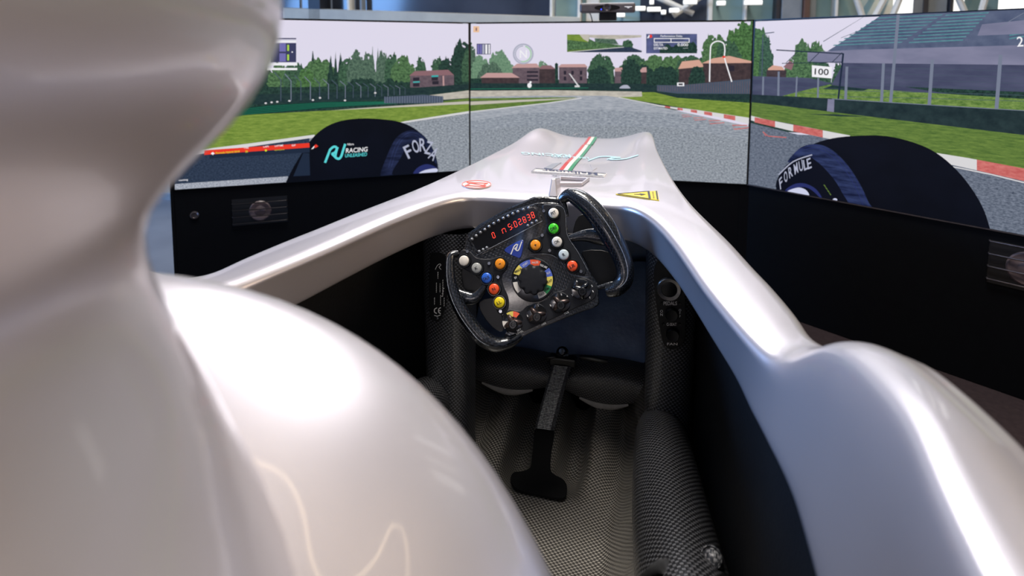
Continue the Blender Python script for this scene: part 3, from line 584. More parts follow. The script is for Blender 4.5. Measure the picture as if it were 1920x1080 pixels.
# ---- right display
p = Pic('right', (1390, 20), 530/1244); full(p, 'sky')
for i, (x, wd, ht, c) in enumerate(((70, 130, 330, 'tree5'), (110, 70, 290, 'tree2'), (160, 80, 130, 'tree1'), (300, 170, 270, 'tree1'), (240, 110, 190, 'tree1'), (350, 90, 200, 'tree2'), (430, 60, 170, 'tree2'))): p.tree(c, x, 390, wd, ht, i+70)
p.poly('tree3', [(0, 340), (420, 340), (1300, 400), (1300, 600), (0, 520)])
p.line('fence', [(90, 370), (96, 110), (106, 100), (146, 95)], 4)
p.poly('roof2', [(118, 256), (140, 240), (180, 246), (192, 262), (118, 262)]); p.poly('walld', [(112, 262), (200, 262), (196, 310), (112, 310)]); p.poly('roofd', [(185, 248), (215, 220), (232, 232), (222, 262)])
p.poly('stand', [(615, 20), (1300, -20), (1300, 175), (380, 178), (440, 140)])
for j in range(9):
    y = 28+j*15; x0 = 600-j*24
    p.poly('seats', [(x0, y+2), (660+230-j*22, y-12), (650+230-j*22, y-7), (x0-4, y+7)])
    p.poly('seats', [(900-j*20, y-10), (1090-j*14, y-22), (1088-j*14, y-16), (898-j*20, y-5)])
p.poly('seats', [(1180, 120), (1244, 110), (1244, 116), (1180, 126)]); p.poly('seats', [(1180, 106), (1244, 96), (1244, 102), (1180, 112)])
p.poly('concrete', [(1060, 60), (1300, 20), (1300, 100), (1040, 110)])
p.line('fence', [(362, 136), (545, 20)], 3); p.line('fence', [(440, 120), (700, 18)], 2); p.line('fencel', [(1140, 70), (1244, 10)], 3)
p.poly('concrete', [(292, 184), (500, 172), (1300, 150), (1300, 240), (450, 232), (292, 224)]); p.poly('under', [(450, 230), (1300, 240), (1300, 420), (460, 390), (396, 330)])
p.poly('tree3', [(720, 335), (1300, 360), (1300, 400), (1000, 380)])
p.poly('grassb', [(170, 378), (300, 345), (390, 326), (520, 342), (900, 366), (1300, 392), (1300, 445), (420, 396)]); p.poly('hedge', [(360, 345), (400, 328), (560, 345), (540, 352)])
p.poly('under', [(50, 288), (300, 296), (400, 320), (300, 345), (170, 378), (50, 375)])
for y in (248, 274, 300, 326, 352, 378): p.line('fence', [(450, y), (840, y+8), (1300, y+22)], 1.8)
for y in (300, 325, 350): p.line('fence', [(50, y), (450, y+20)], 1.6)
for x0, y0, x1, y1, wd in ((98, 290, 96, 372, 8), (166, 268, 164, 375, 9), (246, 290, 242, 380, 7), (340, 296, 338, 386, 8), (466, 246, 460, 390, 12), (627, 232, 618, 402, 13), (692, 18, 658, 406, 14), (842, 216, 828, 414, 15), (1142, 194, 1124, 430, 17)): p.line('fencel', [(x0, y0), (x1, y1)], wd)
p.line('barnavy', [(155, 173), (452, 190)], 5); p.line('barnavy', [(180, 232), (445, 226)], 3); p.line('barnavy', [(450, 188), (428, 390)], 8)
for x in (200, 300, 400): p.line('barnavy', [(x, 228), (x+45, 184)], 3)
p.poly('white', [(312, 240), (400, 248), (398, 298), (312, 291)]); p.text('blackish', '100', (355, 269), 28, -3, width=62)
p.poly('darkwall', [(0, 366), (400, 386), (900, 418), (1300, 442), (1300, 555), (700, 484), (50, 404), (0, 400)]); p.line('fencel', [(400, 388), (900, 419), (1300, 443)], 3)
p.poly('concrete', [(382, 388), (411, 391), (409, 446), (378, 442)])
p.poly('grassd', [(0, 398), (50, 403), (700, 482), (1300, 553), (1300, 710), (860, 626), (460, 550), (250, 503), (0, 462)]); p.poly('hedge', [(290, 454), (420, 456), (560, 468), (420, 464)])
p.poly('asphaltr', [(0, 490), (250, 545), (460, 552), (860, 626), (1300, 720), (1300, 1010), (0, 790)])
up = [(0, 458), (100, 476), (200, 496), (300, 514), (400, 534), (480, 549)]; lo = [(0, 478), (100, 500), (200, 524), (300, 546), (400, 566), (480, 580)]
p.band('line', up, lo)
for t0, t1 in ((.6, 1.5), (2.3, 3.6)): kseg(p, up, lo, t0, t1)
p.line('kerbred', [(200, 558), (120, 552), (96, 532), (110, 552)], 4)
up = [(850, 624), (1000, 648), (1150, 676), (1300, 704)]; lo = [(900, 672), (1000, 694), (1150, 726), (1300, 762)]
p.band('line', up, lo); kseg(p, up, lo, 1.25, 2.999); p.line('line', [(930, 686), (1100, 720), (1300, 768)], 5)
ty = [(150, 800), (160, 765), (180, 715), (230, 650), (300, 595), (400, 562), (520, 550), (640, 552), (760, 580), (860, 626), (950, 702), (1020, 790), (1070, 880), (1100, 975)]
P2 = crom([(a, b, 0) for a, b in ty], 4); p.poly('tyre', [(v.x, v.y) for v in P2])
p.sm('side', [(205, 668), (260, 604), (330, 587), (400, 612), (470, 680), (525, 765), (560, 840), (572, 875), (450, 855), (440, 800), (400, 735), (340, 672), (290, 640)])
p.sm('side2', [(158, 790), (190, 690), (270, 640), (330, 660), (400, 730), (445, 800), (465, 860), (300, 826)])
for r_ in ((250, 612, 330, 592, 410, 628, 480, 705, 535, 800, 562, 866), (236, 628, 320, 604, 400, 640, 466, 712, 515, 800, 540, 862)): p.line('rimb', [(r_[i], r_[i+1]) for i in range(0, 12, 2)], 2, 4)
for ch, x, y, a in (('F', 176, 758, 50), ('O', 197, 730, 44), ('R', 218, 710, 38), ('M', 242, 694, 34), ('U', 264, 682, 30), ('L', 284, 677, 26), ('E', 300, 672, 22)): p.text('tyretext', ch, (x, y), 46, a, ay=98, width=19)
p.line('tyretext', [(166, 722), (230, 664), (313, 634)], 5, 4)
p.sm('rimb', [(196, 800), (230, 765), (280, 760), (330, 785), (356, 830), (300, 825)]); p.sm('side2', [(215, 806), (245, 780), (290, 778), (330, 805), (345, 830), (280, 820)]); p.sm('rimw', [(205, 796), (250, 778), (285, 788), (300, 812), (270, 808)]); p.disc('rimw', (414, 832), 10, 7)
for i in range(4): p.line('grassd', [(365+i*8, 765+i*12), (372+i*8, 775+i*12)], 4)
p.text('white', '2', (1228, 136), 44, 3)
p.done()
# ---------------------------------------------------------------- the car
car = empty('race_car_simulator', (0, .8, .15), 'pearl white single-seater race car shell with open cockpit facing the screens', 'race car')
def deckz(x, y):
    ax_ = abs(x)
    z = -.020*sstep(1.12, 1.9, y)*(1-sstep(.05, .19, ax_))            # dished nose deck
    z += .012*math.exp(-((ax_-.185)/.040)**2-((y-1.96)/.15)**2)         # suspension bumps at the front corners
    z += .0025*math.exp(-(x/.060)**2-((y-1.46)/.10)**2)                 # small bulge under the stripes
    return z
ST = []     # stations of the right half, rear to front: A lower inner edge, B crest, C outer edge
def s_(A, B, C): ST.append((V(A), V(B), V(C)))
s_((.288, -.35, .855), (.295, -.35, 1.012), (.362, -.35, .995))
s_((.290, -.05, .855), (.297, -.05, 1.012), (.366, -.05, .996))
s_((.292, .18, .855), (.300, .18, 1.012), (.368, .18, .997))
s_((.294, .26, .855), (.308, .265, 1.011), (.370, .28, .998))
s_((.297, .335, .855), (.319, .335, 1.009), (.371, .35, .998))
s_((.300, .40, .855), (.323, .405, .998), (.371, .42, .991))
s_((.3015, .445, .855), (.321, .445, .989), (.370, .462, .980))
s_((.301, .47, .855), (.317, .473, .976), (.366, .495, .967))
s_((.299, .495, .855), (.311, .497, .957), (.359, .525, .951))
s_((.296, .52, .855), (.304, .520, .938), (.351, .55, .937))
s_((.293, .545, .855), (.297, .542, .928), (.344, .575, .928))
s_((.289, .575, .855), (.288, .568, .925), (.338, .605, .924))
s_((.283, .63, .855), (.272, .625, .925), (.334, .655, .924))
s_((.268, .71, .855), (.252, .712, .925), (.324, .73, .924))
s_((.254, .785, .855), (.238, .79, .925), (.312, .80, .924))
s_((.238, .865, .855), (.224, .866, .925), (.297, .90, .924))
s_((.219, .94, .855), (.209, .932, .925), (.279, 1.00, .924))
s_((.203, .99, .855), (.194, .982, .925), (.263, 1.10, .924))
s_((.188, 1.022, .855), (.180, 1.017, .925), (.247, 1.244, .924))
s_((.174, 1.044, .855), (.165, 1.041, .925), (.231, 1.44, .924))
s_((.160, 1.058, .855), (.150, 1.055, .925), (.214, 1.70, .924))
s_((.142, 1.066, .855), (.132, 1.062, .925), (.203, 1.94, .924))
s_((.110, 1.07, .855), (.100, 1.064, .925), (.178, 2.035, .924))
s_((.058, 1.072, .855), (.052, 1.066, .925), (.095, 2.035, .924))
s_((0, 1.072, .855), (0, 1.066, .925), (0, 2.035, .924))
full_ = ST+[tuple(V((-p.x, p.y, p.z)) for p in t) for t in reversed(ST[:-1])]
Ac, Bc, Cc = (crom([t[i] for t in full_], 4) for i in range(3))
rows = []
for A, B, C in zip(Ac, Bc, Cc):
    out = V((C.x-B.x, C.y-B.y, 0)).normalized(); up = V((0, 0, 1)); r = []
    r += [A+out*.02+up*.012, A+out*.006+up*.001, A, A.lerp(B, .12)]
    mid = A.lerp(B, .5); r += [A.lerp(B, .35)+out*.0015, A.lerp(B, .6)+out*.002]
    r += [A.lerp(B, .78)+out*.0022, B-up*.011+out*.0025, B-up*.005+out*.005, B-up*.0012+out*.011]
    s0 = B+out*.019
    for k in range(1, 27):
        t = (k/26); q = s0.lerp(C, t); q.z += .003*math.sin(math.pi*t)*(1 if B.z > .93 else .35) + (deckz(q.x, q.y) if B.y > .9 else 0)
        r.append(q)
    Cd = r[-1]
    r += [Cd+out*.010-up*.003, Cd+out*.017-up*.010, Cd+out*.022-up*.022, Cd+out*.028-up*.06, Cd+out*.036-up*.16, Cd+out*.036-up*.42, Cd+out*.02-up*.63]
    rows.append(r)
bs = M().grid(rows).build('body_shell', 'pearl_white', car, smooth=180, subsurf=1)
def deck(px, py, off=0):
    z = .924
    for _ in range(14):
        q = at_z(px, py, z); z = .55*z+.45*(.9255+deckz(q.x, q.y))
    return V((q.x, q.y, q.z+off))
# raised central fairing behind the driver's head and the intake tower on top of it
DN = V((-.548, .300, -.781)); DD = .45; DC = CAM+DN*DD; DR_ = DD*math.sin(math.radians(35.438)); DPL = DD*math.cos(math.radians(35.438))**2
dm = M(); rows = []
for i in range(30):
    a = math.pi*(i/29)*.84; r = []
    for t in [2*math.pi*k/64 for k in range(64)]:
        p = DC+V((DR_*math.sin(a)*math.cos(t), DR_*math.sin(a)*math.sin(t), DR_*math.cos(a)))
        q = (p-CAM).dot(DN)-DPL                         # flattened shell, not a full ball
        if q < 0: p = p-DN*q*.5
        r.append(p)
    rows.append(r)
dm.grid(rows, 0, True).build('headrest_fairing', 'pearl_white', car, smooth=180, subsurf=1)
SIL = [(-200, 520), (0, 530), (50, 531), (75, 528), (120, 515), (150, 497), (200, 468), (240, 436), (280, 398), (320, 350), (345, 302), (370, 266), (400, 255), (435, 262), (480, 276), (530, 291), (624, 344), (735, 411), (847, 467), (980, 533), (1080, 600), (1300, 760)]
HW = [(.80, .24), (.95, .19), (1.00, .152), (1.04, .122), (1.075, .098), (1.10, .080), (1.125, .062), (1.145, .060), (1.17, .078), (1.20, .095), (1.24, .098), (1.30, .085)]
def HWS(z): return sum(lerp_tab(HW, z+d) for d in (-.02, -.01, 0, .01, .02))/5
tw = M(); rows = []
TY = -.20                                                   # centre of the tower sections
for i in range(61):
    z = .83+(1.33-.83)*i/60; hw = HWS(z); lo_, hi_ = .02, .75
    def sect(ln): return [V((hw*math.copysign(abs(math.sin(t))**.8, math.sin(t)), TY+ln*math.copysign(abs(math.cos(t))**.9, math.cos(t)), z)) for t in [2*math.pi*k/64 for k in range(64)]]
    for _ in range(28):
        md = (lo_+hi_)/2; mx = -1e9
        for q in sect(md)[:33]:
            if q.y < .03: continue
            x, y = project(q); mx = max(mx, x-lerp_tab(SIL, y))
        if mx > 0: hi_ = md
        else: lo_ = md
    rows.append((z, (lo_+hi_)/2))
ln = [r[1] for r in rows]
for _ in range(3): ln = [ln[0]]+[(ln[i-1]+2*ln[i]+ln[i+1])/4 for i in range(1, len(ln)-1)]+[ln[-1]]
R2 = []
for (z, _), l_ in zip(rows, ln):
    hw = HWS(z); R2.append([V((hw*math.copysign(abs(math.sin(t))**.8, math.sin(t)), TY+l_*math.copysign(abs(math.cos(t))**.9, math.cos(t)), z)) for t in [2*math.pi*k/64 for k in range(64)]])
tw.grid(R2, 0, True); b_ = len(tw.v)-64; tw.f.append(tuple(b_+k for k in range(64))); tw.m.append(0)
tw.build('intake_tower', 'pearl_white', car, smooth=180)
# dark inside of the tub
def side_wall(sg):
    rows = []
    for Y in [-.3+.06*i for i in range(31)]:
        xa = lerp_tab([(-.35, .300), (.40, .312), (.47, .313), (.545, .305), (.63, .308), (.71, .304), (.865, .300), (1.0, .292), (1.07, .288), (1.12, .250), (1.6, .190)], Y)
        rows.append([V((sg*(xa+.004), Y, .866)), V((sg*xa, Y, .84)), V((sg*(xa-.002), Y, .60)), V((sg*(xa-.01), Y, .40)), V((sg*(xa-.03), Y, .30))])
    M().grid(rows).build('tub_side_lining', 'tub_black', car, smooth=60)
side_wall(1); side_wall(-1)
M().box((-.27, -.3, .27), (.27, 1.56, .30)).build('tub_floor', 'tub_black', car)
M().add([(-.215, 1.50, .30), (.215, 1.50, .30), (.222, 1.42, .86), (-.222, 1.42, .86)], [(0, 1, 2, 3)]).build('front_bulkhead', 'bulkhead_blue', car)
M().add([(-.25, 1.09, .853), (.25, 1.09, .853), (.23, 1.45, .852), (-.23, 1.45, .852)], [(0, 1, 2, 3)]).build('scuttle_underside', 'tub_black', car)
# soft foot-well cover behind the thigh bolster
rows = []
for i in range(13):
    y = 1.31+.11*i/12; rows.append([V((-.225+.45*j/16, y, .50+.20*(i/12)**1.2-.03*(1-((j-8)/8)**2)+.005*math.sin(j*1.7+i*.8))) for j in range(17)])
M().grid(rows).build('footwell_cover', 'bulkhead_blue', car, smooth=180, subsurf=1)
pb = M().box((-.25, -.3, .151), (.25, 1.9, .268)); pb.build('stand', 'cabinet_black', car)
# stickers and stripes on the nose
z5 = lambda x, y: (880+x*400/1920, 230+y*400/1920)          # enlargement of the nose
def strip(name, mat, x0, x1, y0, y1):
    rows = []
    for i in range(37):
        y = y0+(y1-y0)*i/36; rows.append([V((x, y, .9262+deckz(x, y)+.0016)) for x in (x0, (x0+x1)/2, x1)])
    M().grid(rows).build(name, mat, bs, smooth=180)
for y0, y1, dx in ((1.345, 1.845, 0), (1.852, 2.03, .002)):
    strip('red_stripe', 'red_stripe', -.0155+dx, -.0055+dx, y0, y1); strip('cream_stripe', 'cream_stripe', -.0055+dx, .0050+dx, y0, y1); strip('green_stripe', 'green_stripe', .0050+dx, .0145+dx, y0, y1)
pq = M(); pol = [(552, 452), (592, 414), (1236, 462), (1212, 494)]
plate(pq, [z5(*q) for q in pol], deck, .0003, .0016); pq_ = pq.build('name_plate', 'sticker_white', car)
ol = M(); stroke(ol, [z5(*q) for q in ((558, 450), (594, 418), (1228, 464), (1209, 490), (558, 450))], .5, deck, .0024, n=1)
stroke(ol, [z5(*q) for q in ((572, 447), (601, 424), (1216, 467), (1200, 484), (572, 447))], .3, deck, .0024, n=1)
text(ol, 'Malbuner', z5(905, 453), 4.2, 180-4.2, deck, .0026, width=104, ay=-82); ol.build('lettering', 'navy_ink', pq_)
tx = M(); text(tx, 'Auf besser', z5(880, 487), 3.4, 180-3.5, deck, .0018, width=60, ay=-84); tx.build('lettering', 'grey_ink', bs)
tx = M(); q5 = lambda x, y: z5(x, y)
class _D:                                                    # adapter so that the RU mark can be drawn on any surface
    def __init__(s, m, f, off): s.m, s.f, s.off = m, f, off
    def line(s, c, pts, wd, n): stroke(s.m, pts, wd, s.f, s.off, 0, n)
ru(_D(tx, deck, .0024), 0, lambda a, b: z5(1520-a*470, 298+(1-b)*44+a*6), 1.6)
text(tx, 'RACING', z5(690, 292), 4.5, 180-3, deck, .0024, width=92, ay=-70); text(tx, 'UNLEASHED', z5(905, 316), 3.5, 180-3, deck, .0024, width=70, ay=-70); tx.build('racing_logo', 'teal_ink', bs)
# oval badge
ov = M(); c0 = (893.5, 347); plate(ov, [(c0[0]+28*math.cos(t), c0[1]-7.6*math.sin(t)+.0*math.cos(t)) for t in [2*math.pi*i/40 for i in range(40)]], deck, .0003, .0014); ov_ = ov.build('oval_badge', 'sticker_white', car)
om = M(); stroke(om, [(c0[0]+27*math.cos(t), c0[1]-7.0*math.sin(t)) for t in [2*math.pi*i/40 for i in range(40)]], 1.0, deck, .002, n=1, closed=True)
for pts in (((872, 350.2), (886, 343.2)), ((875, 343.6), (912, 350.0)), ((872, 349.2), (910, 351.4)), ((876, 343.4), (914, 345.2)), ((902, 350.6), (915, 344.6))): stroke(om, pts, 1.5, deck, .002, n=1)
om.build('badge_mark', 'red_ink', ov_)
# high-voltage sticker
hv = M(); plate(hv, [z5(*q) for q in ((1318, 646), (1692, 618), (1708, 706), (1318, 649))], deck, .0003, .0014); hv_ = hv.build('warning_sticker', 'sticker_yellow', car)
hm = M()
stroke(hm, [z5(*q) for q in ((1335, 647), (1612, 624), (1622, 692), (1335, 648))], .9, deck, .002, n=1)
hm.add([deck(*z5(*q), .002) for q in ((1602, 624), (1622, 623), (1634, 694), (1614, 692))], [(0, 1, 2, 3)])
hm.add([deck(*z5(*q), .002) for q in ((1480, 650), (1535, 650), (1530, 644), (1590, 652), (1540, 664), (1545, 656), (1482, 654))], [tuple(range(7))])
hm.add([deck(*z5(*q), .002) for q in ((1676, 622), (1690, 621), (1702, 702), (1688, 700))], [(0, 1, 2, 3)])
text(hm, 'HIGH VOLTAGE', z5(1656, 660), 3, -80, deck, .0022, width=13, ay=10); hm.build('warning_print', 'ink_black', hv_)
# small windscreen fin and its recess, slots beside the bulge
def on(px, py, up=0): q = deck(*z5(px, py)); return q+V((0, 0, up))
fin = M(); a, b_, c_, d_ = on(712, 660), on(790, 664), on(826, 594), on(764, 560)
fin.add([a, b_, on(822, 600), on(760, 575), on(738, 640, .030), on(776, 640, .031), on(818, 590, .022), on(770, 575, .021)], [(0, 1, 5, 4), (1, 2, 6, 5), (2, 3, 7, 6), (3, 0, 4, 7), (4, 5, 6, 7)])
fin.build('windscreen_fin', 'pearl_white', bs, bevel=.002)
rc = M(); o_ = [on(806, 506, .001), on(1084, 520, .001), on(1016, 572, .001), on(806, 572, .001)]; i_ = [on(822, 516, .0015), on(1056, 526, .0015), on(1008, 566, .0015), on(824, 566, .0015)]
rc.add(o_+[p+V((0, 0, .006)) for p in o_]+[p+V((0, 0, .006)) for p in i_]+i_, [(0, 1, 5, 4), (1, 2, 6, 5), (2, 3, 7, 6), (3, 0, 4, 7), (4, 5, 9, 8), (5, 6, 10, 9), (6, 7, 11, 10), (7, 4, 8, 11), (8, 9, 13, 12), (9, 10, 14, 13), (10, 11, 15, 14), (11, 8, 12, 15)])
rc.build('windscreen_pocket', 'pearl_white', bs, bevel=.001)
for pts, nme in (([(672, 412), (750, 372), (828, 362), (745, 420)], 'vent'), ([(1110, 374), (1150, 410), (1140, 418), (1112, 436), (1086, 380)], 'vent')):
    v_ = M(); plate(v_, [z5(*q) for q in pts], deck, .0002, .0014); v_.build('air_vent', 'grey_ink' if pts[0][0] < 800 else 'pearl_white', bs)
v_ = M(); plate(v_, [z5(*q) for q in ((925, 112), (960, 98), (985, 98), (950, 118))], deck, .0002, .0014); v_.build('air_vent', 'grey_ink', bs)

# ---------------------------------------------------------------- carbon seat
carbon('carbon_seat', .0042, (58, 56, 53), (150, 145, 136), .32, 1, .16, .6, .3)
carbon('carbon_dark', .0042, (20, 20, 22), (84, 84, 86), .34, .6, .2, .55, .35)
carbon('carbon_soft', .0040, (38, 39, 42), (126, 124, 124), .38, .3, .35, .45, .35)
pm('webbing', (74, 74, 78), .8, spec=.3, noise=(300, (26, 26, 28))); pm('webbing_rib', (205, 205, 203), .6, noise=(300, (84, 84, 88)))
pm('strap_black', (9, 9, 10), .85, spec=.15, noise=(200, (12, 12, 13))); pm('steel', (196, 200, 206), .22, metal=1, noise=(80, (170, 174, 182))); pm('plastic_black', (11, 12, 15), .35, noise=(80, (14, 15, 18)))
pm('highlight_grey', (176, 172, 166), .6, noise=(120, (160, 156, 150)))  # pale tone for the painted highlight under the thigh bolster
seat = empty('racing_seat', (0, 1.0, .30), 'dark carbon-weave bucket seat shell inside the white cockpit', 'seat')
PROF = [(.50, .62), (.56, .55), (.62, .49), (.70, .435), (.78, .402), (.86, .386), (.95, .378), (1.02, .377), (1.10, .384), (1.18, .398), (1.25, .414), (1.30, .420)]
def seatz(x, y):
    z = lerp_tab(PROF, y); t = sstep(.86, 1.16, y)
    leg = math.exp(-((abs(x)-.054)/.027)**4)
    z -= .058*leg*sstep(.985, 1.13, y)                              # thigh troughs
    z -= .022*math.exp(-((abs(x)-.150)/.020)**2)*t                   # gutter beside the bolster
    z += .055*sstep(.155, .20, abs(x))*(.55+.45*t) + .10*sstep(.125, .215, abs(x))*(1-.8*t)
    return z
rows = []
for i in range(61):
    y = .50+.80*i/60; rows.append([V((-.215+.43*j/60, y, seatz(-.215+.43*j/60, y))) for j in range(61)])
M().uvgrid(rows).build('seat_pan', 'carbon_seat', seat, smooth=180, subsurf=1)
def seat_at(px, py, off=0):
    z = .40
    for _ in range(25): q = at_z(px, py, z); z = .5*z+.5*seatz(q.x, q.y)
    return q+V((0, 0, off))
# thigh bolster across the front, in two lobes with curved lower lips
for sg, (xa, xb) in ((-1, (-.205, -.012)), (1, (.020, .196))):
    rows = []
    for i in range(25):
        t = i/24; x = xa+(xb-xa)*t; arch = math.sin(math.pi*t)
        yc = 1.215 if sg < 0 else 1.235
        zlo = .452-.020*arch-(.016 if sg > 0 else 0); zhi = .502+.006*arch-(.008 if sg > 0 else 0)
        rows.append([V((x, yc+.075, zhi-.004)), V((x, yc+.05, zhi)), V((x, yc+.02, zhi-.008)), V((x, yc+.004, zhi-.018)), V((x, yc, (zlo+zhi)/2)), V((x, yc+.002, zlo+.012)), V((x, yc+.006, zlo+.003)), V((x, yc+.016, zlo)), V((x, yc+.05, zlo+.008))])
    M().uvgrid(rows).build('thigh_bolster', 'carbon_soft', seat, smooth=180, subsurf=1)
    rows = []
    for i in range(15):
        t = .18+.62*i/14; x = xa+(xb-xa)*t; arch = math.sin(math.pi*(i/14)); zlo = .452-.020*math.sin(math.pi*t)-(.016 if sg > 0 else 0); yc = 1.214 if sg < 0 else 1.234
        rows.append([V((x, yc+.006, zlo+.006)), V((x, yc+.002, zlo+.003-.004*arch)), V((x, yc+.006, zlo-.013*arch)), V((x, yc+.03, zlo-.012*arch))])
    M().grid(rows).build('lip_highlight', 'highlight_grey', seat, smooth=180, subsurf=1)  # pale strip standing in for the bright glint along the lower lip
# side bolsters
for sg in (1, -1):
    path = [(.222, 1.075, .46), (.222, 1.06, .495), (.224, 1.02, .510), (.228, .92, .522), (.234, .80, .532), (.243, .68, .545), (.250, .60, .556), (.252, .52, .556), (.252, .40, .53), (.252, .28, .50)]
    rad = [.004, .036, .046, .052, .056, .059, .060, .060, .060, .060]
    P = crom([(sg*a, b, c) for a, b, c in path], 4); Rr = [lerp_tab(list(enumerate(rad)), i/4) for i in range(len(P))]
    sb = M().tube(P, Rr, 28, flat=1.1, up=V((0, 0, 1)), uv=True).build('side_bolster', 'carbon_dark', seat, smooth=180)
    if sg > 0:
        d_ = ray(1334, 1046).normalized(); tt = .25
        while tt < 1.2 and min((CAM+d_*tt-p_).length-1.12*r_ for p_, r_ in zip(P, Rr)) > 0: tt += .002
        c = CAM+d_*tt; n_ = (CAM-c).normalized(); n_ = (n_+V((-.3, 0, .5))).normalized(); e1 = n_.orthogonal().normalized(); e2 = n_.cross(e1)
        M().lathe(c, e1, e2, n_, [(.0125, -.012), (.0125, .002), (.011, .003), (.010, .001), (.007, .003), (.0005, .004)], 24).build('bolt_cap', 'carbon_soft', sb, smooth=50)
# crotch strap: T-shaped black anchor, ribbed webbing, buckle block with steel stud
z6 = lambda x, y: (860+x*380/1282, 640+y*380/1282)
tp = [(492, 545), (600, 560), (588, 690), (580, 800), (598, 845), (660, 880), (685, 925), (678, 980), (640, 1000), (500, 975), (380, 945), (335, 905), (328, 870), (350, 836), (400, 830), (440, 815), (458, 790), (470, 690)]
def flat_strap(px, py, off=0): return plane_hit(px, py, V((0, 1.02, .388)), V((0, -.16, 1)).normalized())+V((0, 0, off))
sm_ = M(); plate(sm_, [z6(*q) for q in spl(tp, 3)], flat_strap, -.002, .003, .6); sm_.build('strap_anchor', 'strap_black', seat)
a1 = plane_hit(*z6(545, 555), V((0, 1.02, .388)), V((0, -.16, 1)).normalized()); a2 = at_y(*z6(655, 155), 1.205)
wv = (plane_hit(*z6(600, 560), V((0, 1.02, .388)), V((0, -.16, 1)).normalized())-plane_hit(*z6(492, 545), V((0, 1.02, .388)), V((0, -.16, 1)).normalized()))*.56
dvec = a2-a1; nrm = wv.cross(dvec).normalized(); nrm = nrm if nrm.dot(CAM-a1) > 0 else -nrm
wb2 = M(); rows = []
for i in range(22):
    t = i/21; c = a1.lerp(a2, t)+nrm*(.004+.012*math.sin(math.pi*t)*.7)+nrm*.004; ww = wv*(1.0-.02*t)
    rows.append([c-ww-nrm*.002, c-ww, c+ww, c+ww-nrm*.002])
web = wb2.grid(rows).build('strap_webbing', 'webbing', seat, smooth=60)
rb = M()
for i in range(40):
    t = (i+.5)/40; c = a1.lerp(a2, t)+nrm*(.004+.012*math.sin(math.pi*t)*.7)+nrm*.0045; rb.tube([c-wv*.78, c+wv*.62], .0011, 6)
r_ = rb.build('webbing_ribs', 'webbing_rib', web, smooth=60); r_['kind'] = 'stuff'
bk = M(); c = at_y(*z6(660, 120), 1.212); bk.obox(c, V((.030, 0, 0)), V((0, .012, 0)), V((0, 0, .010))); bk.build('buckle', 'plastic_black', seat, bevel=.004)
c2 = at_y(*z6(655, 70), 1.215); n_ = V((0, -.75, .66)).normalized(); e1 = V((1, 0, 0)); e2 = n_.cross(e1)
M().lathe(c2-n_*.004, e1, e2, n_, [(.014, -.01), (.014, 0), (.009, .002), (.0075, .003), (.0075, .010), (.006, .012), (.0005, .0125)], 20).build('stud', 'steel', seat, smooth=40)
for (x0, y0), (x1, y1), hw in (((770, 100), (940, 130), 10), ((545, 110), (610, 100), 6)):
    a, b_ = at_y(*z6(x0, y0), 1.19), at_y(*z6(x1, y1), 1.19); M().tube([a, a.lerp(b_, .4)+V((0, -.004, .003)), b_], [.006, .009, .007] if hw > 8 else [.003, .005, .004], 10, flat=.7).build('buckle_lever', 'plastic_black', seat, smooth=50)
# ---------------------------------------------------------------- carbon pillars with switch panel and rating plate
carbon('carbon_pillar', .0038, (24, 25, 28), (100, 101, 106), .32, .4, .15, .5, .3)
def pillar(xc, hw):
    rows = []
    for i in range(15):
        z = .30+.555*i/14; h = hw*(.92+.10*sstep(.5, .86, z)); pts = [V((xc-h, 1.09, z))]
        for k in range(11):
            u = -1+2*k/10; pts.append(V((xc+h*u, 1.044-.022*(1-u**4), z)))
        pts.append(V((xc+h, 1.09, z))); rows.append(pts)
    return M().uvgrid(rows).build('side_pillar', 'carbon_pillar', car, smooth=180, subsurf=1)
plr = pillar(.236, .046); pll = pillar(-.192, .050)
PY = 1.018
pnl = lambda px, py, off=0: at_y(px, py, PY-off)
pc = M(); zr = lambda x, y: (1020+x*300/953, 340+y*300/953)
plate(pc, [zr(*q) for q in spl([(690, 470), (760, 480), (825, 600), (842, 720), (842, 900), (825, 970), (770, 1000), (725, 985), (700, 930), (672, 760), (655, 600), (660, 500)], 4)], pnl, -.004, .002, .6)
swp = pc.build('switch_panel', 'plastic_black', plr)
def knob(cx, cy, r, mats, nme='knob', h=.009, ring=None):
    c = pnl(cx, cy, .002); k = r*PY*1.02/F*1.0; e1, e2, n = V((1, 0, 0)), V((0, 0, 1)), V((0, -1, 0))
    M().lathe(c, e1, e2, n, [(k, 0), (k, h*.8), (k*.9, h), (k*.5, h*.9), (.0004, h*.9)], 24).build(nme, mats, plr, smooth=40)
c = pnl(*zr(745, 640), .002); kk = PY*1.02/F*300/953; e1, e2, n = V((1, 0, 0)), V((0, 0, 1)), V((0, -1, 0))
pm('ring_silver', (176, 172, 168), .3, metal=.9, noise=(200, (150, 146, 144)))
rg = M().lathe(c, e1, e2, n, [(70*kk, 0), (70*kk, .003), (64*kk, .005), (46*kk, .004), (44*kk, .001)], 32, cap=False).build('ring_bezel', 'ring_silver', plr, smooth=50)
M().lathe(c, e1, e2, n, [(45*kk, .001), (44*kk, .003), (40*kk, .0035), (.0004, .0038)], 28).build('start_button', 'plastic_black', plr, smooth=40)
knob(*zr(758, 787), 38*.315, 'plastic_black'); knob(*zr(765, 908), 38*.315, 'plastic_black')
for cx, cy, r in ((700, 727, 8), (806, 727, 8), (710, 850, 8), (806, 850, 8)): knob(*zr(cx, cy), r*.315, 'plastic_black', 'indicator', .002)
